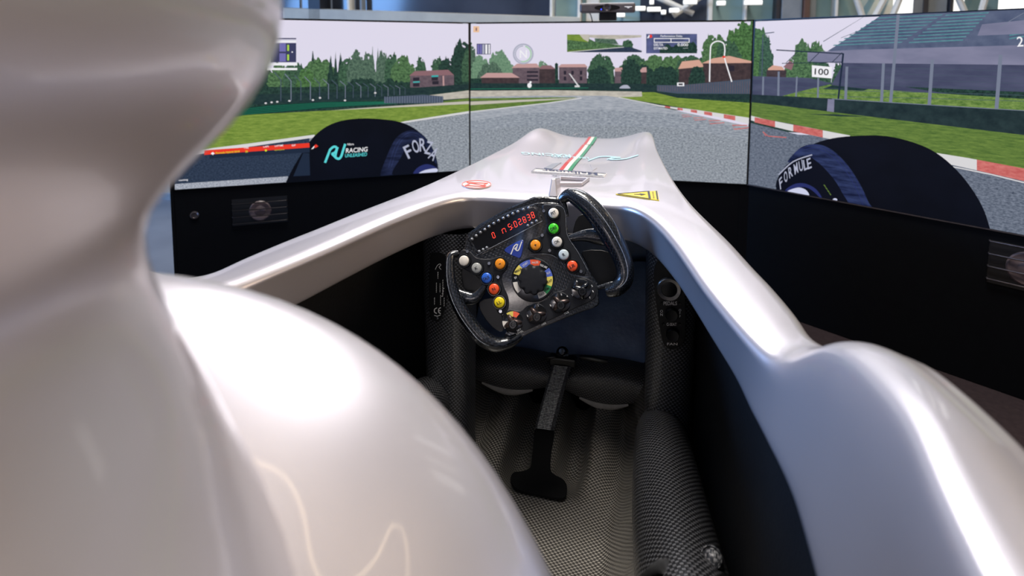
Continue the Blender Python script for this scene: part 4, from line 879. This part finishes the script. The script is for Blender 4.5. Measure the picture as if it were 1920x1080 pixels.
for t, x, y, hh, wd in (('PEDALS', 752, 727, 22, 80), ('G-SEAT', 760, 852, 18, 60), ('FAN', 764, 969, 15, 62)):
    lt = M(); text(lt, t, zr(x, y), hh*.315, 0, pnl, .0026, width=wd*.315); lt.build('lettering', 'ink_white', plr)
for wrd, x, y0, dy, hh in (('ON', 700, 774, 20, 16), ('OFF', 810, 768, 18, 14)):
    for i, ch in enumerate(wrd): lt = M(); text(lt, ch, zr(x, y0+i*dy), hh*.315, 0, pnl, .0026); lt.build('lettering', 'ink_white', plr)
# left: rating plate with small print and CE mark
zl = lambda x, y: (780+x*340/1412, 440+y*340/1412)
pl_ = M(); plate(pl_, [zl(*q) for q in spl([(120, 150), (200, 140), (235, 200), (245, 420), (230, 560), (205, 640), (170, 680), (130, 660), (105, 600), (100, 400), (108, 220)], 4)], pnl, -.003, .0015, .5); rp = pl_.build('rating_plate', 'plastic_black', pll)
lt = M()
stroke(lt, [zl(*q) for q in ((150, 272), (166, 240), (186, 228), (194, 238), (180, 252), (196, 272))], 1.0, pnl, .002, n=4)
for x, y0, y1 in ((172, 290, 345), (160, 375, 450), (188, 380, 450), (210, 350, 480), (145, 490, 545), (192, 470, 550), (220, 490, 560)):
    y = y0
    while y < y1:
        l_ = 6+((x*7+y*13) % 9); stroke(lt, [zl(x, y), zl(x-2, min(y1, y+l_))], 1.1, pnl, .002, n=1); y += l_+4
for i in range(4): stroke(lt, [zl(198+i*4, 480-i*20), zl(208+i*4, 478-i*20)], 1.6, pnl, .002, n=1)
stroke(lt, [zl(*q) for q in ((164, 570), (146, 580), (144, 602), (162, 614))], 1.8, pnl, .002, n=4); stroke(lt, [zl(*q) for q in ((194, 568), (178, 578), (176, 602), (192, 616))], 1.8, pnl, .002, n=4); stroke(lt, [zl(178, 592), zl(192, 592)], 1.6, pnl, .002, n=1)
stroke(lt, [zl(*q) for q in ((142, 628), (166, 634), (192, 624))], 1.2, pnl, .002, n=4)
lt.build('lettering', 'ink_white', pll)
c = pnl(*zl(166, 648), .002); M().lathe(c, e1, e2, n, [(.0030, 0), (.0028, .0015), (.0003, .002)], 12).build('screw', 'steel', pll, smooth=50)
# ---------------------------------------------------------------- steering wheel
WC = V((0, .955, .809)); WN = V((.10, -.925, .37)).normalized()
wang = math.radians(27)
_x = (RT-WN*RT.dot(WN)).normalized(); _y = WN.cross(_x)
WX = _x*math.cos(wang)+_y*math.sin(wang); WY = WN.cross(WX)
WB = (WX, WY, WN)
carbon('carbon_wheel', .0038, (10, 12, 16), (38, 42, 50), .25, .9, .03, .5, .15)
pm('wheel_matte', (17, 19, 25), .5, spec=.4, noise=(120, (21, 23, 30))); pm('wheel_gloss', (9, 11, 15), .12, coat=.8, noise=(120, (12, 14, 18)))
pm('collar_black', (13, 15, 19), .3, coat=.3, noise=(120, (16, 18, 23))); pm('knob_bronze', (92, 78, 74), .28, metal=.75, noise=(80, (70, 60, 58))); pm('led_clear', (150, 155, 164), .1, spec=.8, coat=1, noise=(300, (90, 96, 108)))
pm('digit_red', (255, 62, 44), .5, emit=1.25); pm('display_black', (8, 9, 14), .12, spec=.6, noise=(60, (10, 11, 17)))
BC = {'white': (232, 226, 216), 'grey': (168, 170, 168), 'ice': (206, 218, 222), 'green': (70, 214, 40), 'orange': (255, 156, 32), 'red': (255, 92, 44), 'yellow': (250, 222, 32), 'blue': (44, 104, 214), 'badge': (30, 56, 152)}
for k_, c in BC.items(): pm('button_'+k_, c, .32, coat=.5, noise=(90, tuple(int(x*.95) for x in c)))
KZ = 420/1334
zw = lambda x, y: (800+x*KZ, 340+y*KZ)
def wp(px, py, off=0): return plane_hit(px, py, WC, WN)+WN*off
def zwp(x, y, off=0): return wp(*zw(x, y), off)
US = (zwp(701, 600)-zwp(601, 600)).length/100              # metres per enlargement pixel
sw = empty('steering_wheel', WC, 'black carbon racing steering wheel turned left, covered in coloured buttons', 'steering wheel')
def wpart(m, name, mat, parent=None, **k): return m.build(name, mat, parent or sw, basis=WB, **k)
def Z(pts): return [zw(*q) for q in pts]
# main plate
body = [(236, 332), (262, 298), (360, 238), (500, 176), (640, 132), (700, 126), (780, 130), (818, 160), (834, 240), (846, 326), (896, 402), (944, 474), (984, 560), (1018, 606), (1024, 690), (1016, 742), (900, 786), (760, 842), (640, 892), (545, 934), (498, 912), (462, 868), (446, 800), (412, 720), (368, 636), (292, 552), (204, 504), (186, 456), (204, 418), (226, 392)]
m = M(); plate(m, Z(spl(body, 3)), wp, -.016, .0, 1.6); wpart(m, 'front_plate', 'carbon_wheel', smooth=30)
back = [(240, 322), (300, 256), (470, 158), (632, 86), (700, 84), (790, 92), (812, 150), (700, 300), (420, 420), (260, 400)]
m = M(); plate(m, Z(back), wp, -.045, -.012, 3); wpart(m, 'rear_housing', 'carbon_wheel', smooth=30)
# grips: closed solid tubes with a pale line laid on as highlight
def grip(pts, off, flat=1.0):
    P = crom([zwp(x, y, o) for (x, y, r), o in zip(pts, off)], 6); R_ = [lerp_tab([(i, p[2]*US) for i, p in enumerate(pts)], i/6) for i in range(len(P))]
    return M().tube(P, R_, 20, flat=flat, up=WN, uv=True), P, R_
gl = [(188, 428, 18), (146, 446, 26), (142, 520, 30), (152, 610, 34), (180, 700, 38), (228, 792, 40), (286, 874, 42), (346, 938, 46), (420, 972, 42), (500, 952, 34), (556, 914, 26)]
g, P, R_ = grip(gl, [.0, .004, .008, .010, .010, .010, .008, .006, .002, -.004, -.008], 1.15); lg_ = wpart(g, 'grip', 'carbon_wheel', smooth=60)
wpart(M().tube([p+WN*r*1.12-WX*r*.35 for p, r in list(zip(P, R_))[4:-10]], .0008, 6), 'grip_highlight', 'led_clear', lg_, smooth=60)
gr_ = [(798, 112, 24), (850, 84, 44), (912, 108, 56), (985, 172, 62), (1052, 258, 64), (1108, 350, 62), (1156, 446, 56), (1180, 530, 52), (1172, 596, 48), (1128, 640, 44), (1072, 656, 32)]
g, P, R_ = grip(gr_, [-.004, .0, .004, .008, .010, .010, .010, .010, .010, .008, .004], .95); rg_ = wpart(g, 'grip', 'carbon_wheel', smooth=60)
wpart(M().tube([p+WN*r*.96+WX*r*.22 for p, r in list(zip(P, R_))[8:-4]], .0008, 6), 'grip_highlight', 'led_clear', rg_, smooth=60)
def bar(pts, rs, name, off=-.004, flat=.6, mat='carbon_wheel'):
    P = crom([zwp(x, y, off) for x, y in pts], 4); R_ = [lerp_tab(list(enumerate([r*US for r in rs])), i/4) for i in range(len(P))]
    return wpart(M().tube(P, R_, 14, flat=flat, up=WN), name, mat, smooth=60)
bar([(172, 668), (232, 694), (290, 690), (352, 612)], [34, 42, 34, 16], 'spoke'); bar([(1110, 330), (1020, 326), (940, 322), (838, 342)], [58, 50, 36, 16], 'spoke')
bar([(1160, 610), (1100, 612), (1020, 634)], [20, 16, 12], 'spoke', .0); bar([(800, 110), (820, 150), (838, 210)], [26, 20, 10], 'spoke', -.004)
bar([(470, 905), (520, 925), (560, 905)], [22, 26, 18], 'spoke', -.004)
# shift paddles behind the wheel
for pts in ([(870, 300), (900, 200), (960, 190), (1000, 260), (980, 300), (900, 320)], [(930, 410), (1100, 420), (1140, 560), (1060, 620), (1000, 590), (950, 480)], [(196, 500), (300, 540), (340, 620), (280, 660), (200, 640)], [(300, 720), (400, 700), (452, 800), (440, 900), (380, 880), (310, 790)]):
    m = M(); plate(m, Z(spl(pts, 3)), wp, -.034, -.030, 1); wpart(m, 'shift_paddle', 'plastic_black', smooth=30)
m = M(); m.tube([WC-WN*.02, WC-WN*.06, WC-WN*.10, WC-WN*.42], [.055, .05, .026, .026], 24); wpart(m, 'steering_column', 'plastic_black', smooth=40)
# display housing
dh = [(244, 338), (264, 306), (360, 246), (500, 182), (640, 138), (664, 158), (694, 236), (318, 440), (286, 420)]
m = M(); plate(m, Z(dh), wp, 0, .0028, 1.6); dsp = wpart(m, 'display_frame', 'carbon_wheel', smooth=30)
ds = [(268, 352), (284, 318), (370, 262), (506, 196), (636, 154), (652, 176), (674, 236), (322, 424), (304, 412)]
m = M(); plate(m, Z(ds), wp, .002, .0034, .5); dsc = wpart(m, 'display_glass', 'display_black', dsp)
m = M(); stroke(m, Z([(300, 440), (420, 378), (560, 306), (690, 236)]), 1.1, wp, .0034, n=1); wpart(m, 'frame_edge', 'led_clear', dsp)
SEG = {'0': 'abcdef', '2': 'abged', '3': 'abgcd', '5': 'afgcd', '8': 'abcdefg', 'n': 'bcaef'}
def seven(m, ch, x, y, h, wd, ang=27, off=.0038):
    c, s = math.cos(math.radians(ang)), math.sin(math.radians(ang)); t = 3.4
    def T(u, v): u += v*.12; return zw(x+u*c+v*s*-1*-1*0+v*(-s)*-0 + (v*s)*-1*0 + (-(-v))*0 + (u*0) + (v*-.0) + (v*s*0) + (v*0) - v*(-s)*0, y-u*s-v*c) if False else zw(x+u*c-v*s, y-u*s-v*c)
    L_ = {'a': ((-1, 1), (1, 1)), 'b': ((1, 1), (1, 0)), 'c': ((1, 0), (1, -1)), 'd': ((-1, -1), (1, -1)), 'e': ((-1, 0), (-1, -1)), 'f': ((-1, 1), (-1, 0)), 'g': ((-1, 0), (1, 0))}
    for k_ in SEG[ch]:
        (a, b), (c2, d) = L_[k_]; q0 = (a*wd/2, b*h/2); q1 = (c2*wd/2, d*h/2); dx, dy = q1[0]-q0[0], q1[1]-q0[1]; l = math.hypot(dx, dy); g_ = 1.6
        stroke(m, [T(q0[0]+dx/l*g_, q0[1]+dy/l*g_), T(q1[0]-dx/l*g_, q1[1]-dy/l*g_)], t*KZ, wp, off, n=1)
m = M()
seven(m, '0', 400, 322, 32, 14); seven(m, 'n', 462, 296, 26, 20); seven(m, '5', 497, 272, 34, 15); seven(m, '0', 530, 256, 34, 15); seven(m, '2', 556, 242, 34, 15); seven(m, '8', 583, 230, 34, 15); seven(m, '3', 608, 216, 34, 15); seven(m, '8', 633, 202, 34, 15)
for x, y in ((514, 276), (514-6, 262), (570, 252)): disc(m, zw(x, y), 2.4*KZ, wp, .0038, 0, 8)
wpart(m, 'digits', 'digit_red', dsp)
def wl(c, prof, seg=24, **k): return M().lathe(c, WX, WY, WN, [(r*US, h) for r, h in prof], seg, **k)
for x, y in ((272, 345), (297, 325), (322, 305), (348, 288), (374, 270), (402, 252), (430, 236), (458, 221), (486, 208), (515, 194), (545, 182), (577, 170), (609, 160), (315, 418), (338, 407), (360, 396), (604, 265), (629, 251), (655, 238)):
    wpart(wl(zwp(x, y, .0034), [(10, 0), (9, .002), (6, .0038), (.4, .0045)], 12), 'led', 'led_clear', dsp, smooth=60)
# button fields
lf = [(192, 448), (214, 408), (262, 420), (300, 456), (380, 462), (440, 446), (484, 474), (482, 520), (448, 560), (456, 620), (486, 690), (486, 760), (452, 792), (420, 776), (396, 700), (352, 624), (286, 556), (210, 512)]
rf = [(692, 142), (756, 138), (806, 150), (822, 190), (832, 300), (862, 374), (908, 440), (946, 520), (940, 556), (896, 556), (850, 534), (812, 470), (752, 436), (690, 430), (640, 428), (606, 402), (606, 366), (636, 338), (690, 318), (716, 262), (700, 200)]
bf = [(452, 800), (500, 764), (560, 772), (600, 742), (660, 728), (720, 700), (760, 664), (830, 640), (856, 600), (910, 574), (970, 584), (1010, 630), (1004, 690), (960, 722), (880, 758), (780, 806), (660, 858), (560, 902), (500, 896), (462, 858)]
for f_ in (lf, rf, bf):
    m = M(); plate(m, Z(spl(f_, 3)), wp, -.002, .0022, 1.2); wpart(m, 'button_field', 'wheel_matte', smooth=30)
LBL_ANG = 27
BT = [('PIT', 757, 192, 'white'), ('DRS', 757, 283, 'green'), ('OK', 777, 362, 'white'), ('R', 817, 438, 'ice'), ('LR', 868, 505, 'red'), ('+', 650, 381, 'orange'), ('', 227, 474, 'white'), ('K', 302, 517, 'grey'), ('TALK', 361, 576, 'blue'), ('N', 405, 641, 'red'), ('LL', 437, 720, 'yellow'), ('-', 441, 492, 'orange')]
for t, x, y, c in BT:
    cen = zwp(x, y, .0022)
    bt = wpart(wl(cen, [(31, 0), (31, .0065), (29, .008), (24, .0088), (.4, .0092)], 32), 'button', 'button_'+c, smooth=45)
    if t: bt['label'] = {'white': 'white', 'ice': 'pale blue', 'red': 'orange red', 'grey': 'grey'}.get(c, c)+' round push button'
    wpart(wl(cen, [(43, 0), (42, .004), (39, .006), (35, .006), (33, .003), (33, 0)], 32, cap=False), 'collar', 'collar_black', bt, smooth=40)
    if t:
        m = M(); sf = lambda px, py, off=0, c_=cen: plane_hit(px, py, c_+WN*.0095, WN)+WN*off
        wd = {'PIT': 30, 'DRS': 38, 'OK': 32, 'R': 15, 'LR': 34, '+': 14, 'K': 16, 'TALK': 42, 'N': 18, 'LL': 28, '-': 13}[t]; ht = 5 if t == '-' else 14 if t == '+' else 19
        X_, Y_ = project(cen+WN*.0095); text(m, t, (X_, Y_), ht*KZ, LBL_ANG, sf, .0001, width=wd*KZ); wpart(m, 'lettering', 'ink_black', bt)
for x, y in ((698, 178), (689, 322), (733, 413), (919, 537), (245, 418), (374, 489), (427, 570), (441, 773)):
    s__ = wpart(wl(zwp(x, y, .0022), [(12, 0), (12, .001), (9, .003), (4.5, .003), (4, .0012), (.4, .0012)], 14), 'screw', 'steel', smooth=40)
# badge
m = M(); plate(m, Z(spl([(464, 408), (515, 372), (570, 350), (576, 372), (570, 420), (556, 456), (530, 450), (490, 432)], 4)), wp, 0, .0022, .8); bdg = wpart(m, 'badge', 'button_badge', smooth=30)
m = M(); ru(_D(m, wp, .0026), 0, lambda a, b: zw(502+a*62+(1-b)*6, 376+b*60-a*18), 2.0); wpart(m, 'badge_mark', 'ink_white', bdg)
# central dial with coloured segments
CXD, CYD = 633, 585
m = wl(zwp(CXD, CYD, 0), [(128, 0), (128, .003), (122, .0035), (.4, .0035)], 48); dial = wpart(m, 'dial_ring', 'wheel_gloss', smooth=40)
def ringseg(m, a0, a1, r0, r1, off):
    n = 8; rows = [[zwp(CXD+r*math.cos(math.radians(a0+(a1-a0)*i/n)), CYD-r*math.sin(math.radians(a0+(a1-a0)*i/n)), off) for r in (r0, r1)] for i in range(n+1)]; m.grid(rows)
for c, a0, a1, t, tc, r0 in (('badge2', 98, 133, 'START', 'ink_white', 66), ('red', 66, 98, 'PAUSE', 'ink_white', 66), ('', 36, 66, 'RESUME', 'ink_white', 70), ('badge2', 10, 36, 'BOX', 'ink_white', 84), ('pale', -20, 10, 'EXIT', 'ink_black', 84), ('dgreen', -46, -20, 'TIME', 'ink_black', 84), ('white', -72, -46, 'TRACK', 'ink_black', 84), ('pale', 133, 163, 'MIRROR', 'ink_black', 66), ('', 163, 184, 'EV', 'ink_white', 84), ('white', 188, 222, '', 'ink_black', 92)):
    if c == 'badge2' and 'button_badge2' not in MATS: pm('button_badge2', (88, 112, 206), .35, noise=(90, (82, 106, 198))); pm('button_pale', (240, 222, 110), .35, noise=(90, (232, 214, 102))); pm('button_dgreen', (36, 140, 78), .35, noise=(90, (32, 132, 72)))
    if c: m = M(); ringseg(m, a0, a1, r0, 119, .0040); sg_ = wpart(m, 'dial_segment', 'button_'+c, dial)
    if t:
        a = (a0+a1)/2; rr = 102; m = M()
        text(m, t, zw(CXD+rr*math.cos(math.radians(a)), CYD-rr*math.sin(math.radians(a))), 13*KZ, 27 if abs(a) < 200 and not 40 < a < 140 else a-90+14, wp, .0044, width=len(t)*7.6*KZ); wpart(m, 'dial_lettering', tc, dial)
kn = [(r, h) for r, h in ((84, .0036), (84, .012), (78, .015), (60, .016), (.4, .0155))]
m = M(); rows = []
for r, h in kn: rows.append([zwp(CXD, CYD)+(WX*math.cos(t)+WY*math.sin(t))*(r*(1+(.055*math.cos(10*t) if r > 60 else 0)))*US+WN*h for t in [2*math.pi*i/80 for i in range(80)]])
m.grid(rows, 0, True); b_ = len(m.v)-80; m.f.append(tuple(b_+i for i in range(80))); m.m.append(0); wpart(m, 'dial_knob', 'wheel_matte', smooth=50)
# four rotary switches with bronze winged knobs
for (x, y), rot, cap in (((515, 835), -20, 'SET'), ((655, 790), -12, 'ABS'), ((795, 722), -5, 'TCS'), ((920, 642), 70, '')):
    c = zwp(x, y, .0022)
    rs = wpart(wl(c, [(60, 0), (60, .0015), (54, .002), (.4, .002)], 32), 'rotary_switch', 'wheel_gloss', smooth=40)
    top = c+WN*.012; kx, ky = project(top+WY*-10*US)
    m = M()
    for a in (rot+205, rot+115, rot-10) if cap else (rot+70, rot-60, rot+180):
        d = WX*math.cos(math.radians(a))+WY*math.sin(math.radians(a)); L2 = 56 if a != rot+115 else 46
        m.tube([c+WN*.010-d*4*US, c+d*L2*.55*US+WN*.012, c+d*L2*.9*US+WN*.009, c+d*L2*US+WN*.006], [17*US, 15*US, 9*US, 3*US], 12, flat=.8, up=WN)
    wpart(m, 'wing_knob', 'knob_bronze' if cap else 'wheel_gloss', rs, smooth=60)
    wpart(M().lathe(c-WY*14*US+WN*.008, WX, WY, WN, [(26*US, 0), (25*US, .010), (20*US, .012), (12*US, .012), (10*US, .008), (.3*US, .008)], 20), 'knob_cap', 'collar_black', rs, smooth=40)
m = M(); rows = None
for a0, a1, c in ((50, 88, 'red'), (88, 128, 'pale'), (176, 222, 'white')):
    m = M(); m.grid([[zwp(515+r*math.cos(math.radians(a0+(a1-a0)*i/6)), 835-r*math.sin(math.radians(a0+(a1-a0)*i/6)), .0046) for r in (30, 62)] for i in range(7)]); wpart(m, 'switch_scale', 'button_'+c)
m = M()
for t, x, y, h, wd in (('SET', 552, 884, 10, 28), ('LEVEL', 556, 898, 10, 46), ('ABS', 697, 848, 11, 30), ('TCS', 832, 783, 11, 30), ('3', 802, 674, 12, 8), ('4', 837, 684, 12, 8), ('5', 868, 676, 12, 8), ('6', 894, 594, 13, 9), ('2', 984, 622, 12, 8), ('1', 990, 654, 12, 5), ('7', 972, 692, 11, 7), ('2', 664, 738, 12, 8), ('1', 602, 800, 12, 5), ('1', 738, 738, 12, 5)):
    text(m, t, zw(x, y), h*KZ, 27, wp, .0046, width=wd*KZ)
wpart(m, 'scale_lettering', 'ink_white')
for pts in ([(612, 440), (680, 432), (745, 440), (800, 480), (850, 548), (910, 566), (960, 570)], [(700, 140), (800, 150), (826, 200), (838, 320), (900, 420), (960, 530)]):
    m = M(); stroke(m, Z(pts), .7, wp, .0026, n=5); wpart(m, 'plate_edge', 'led_clear')
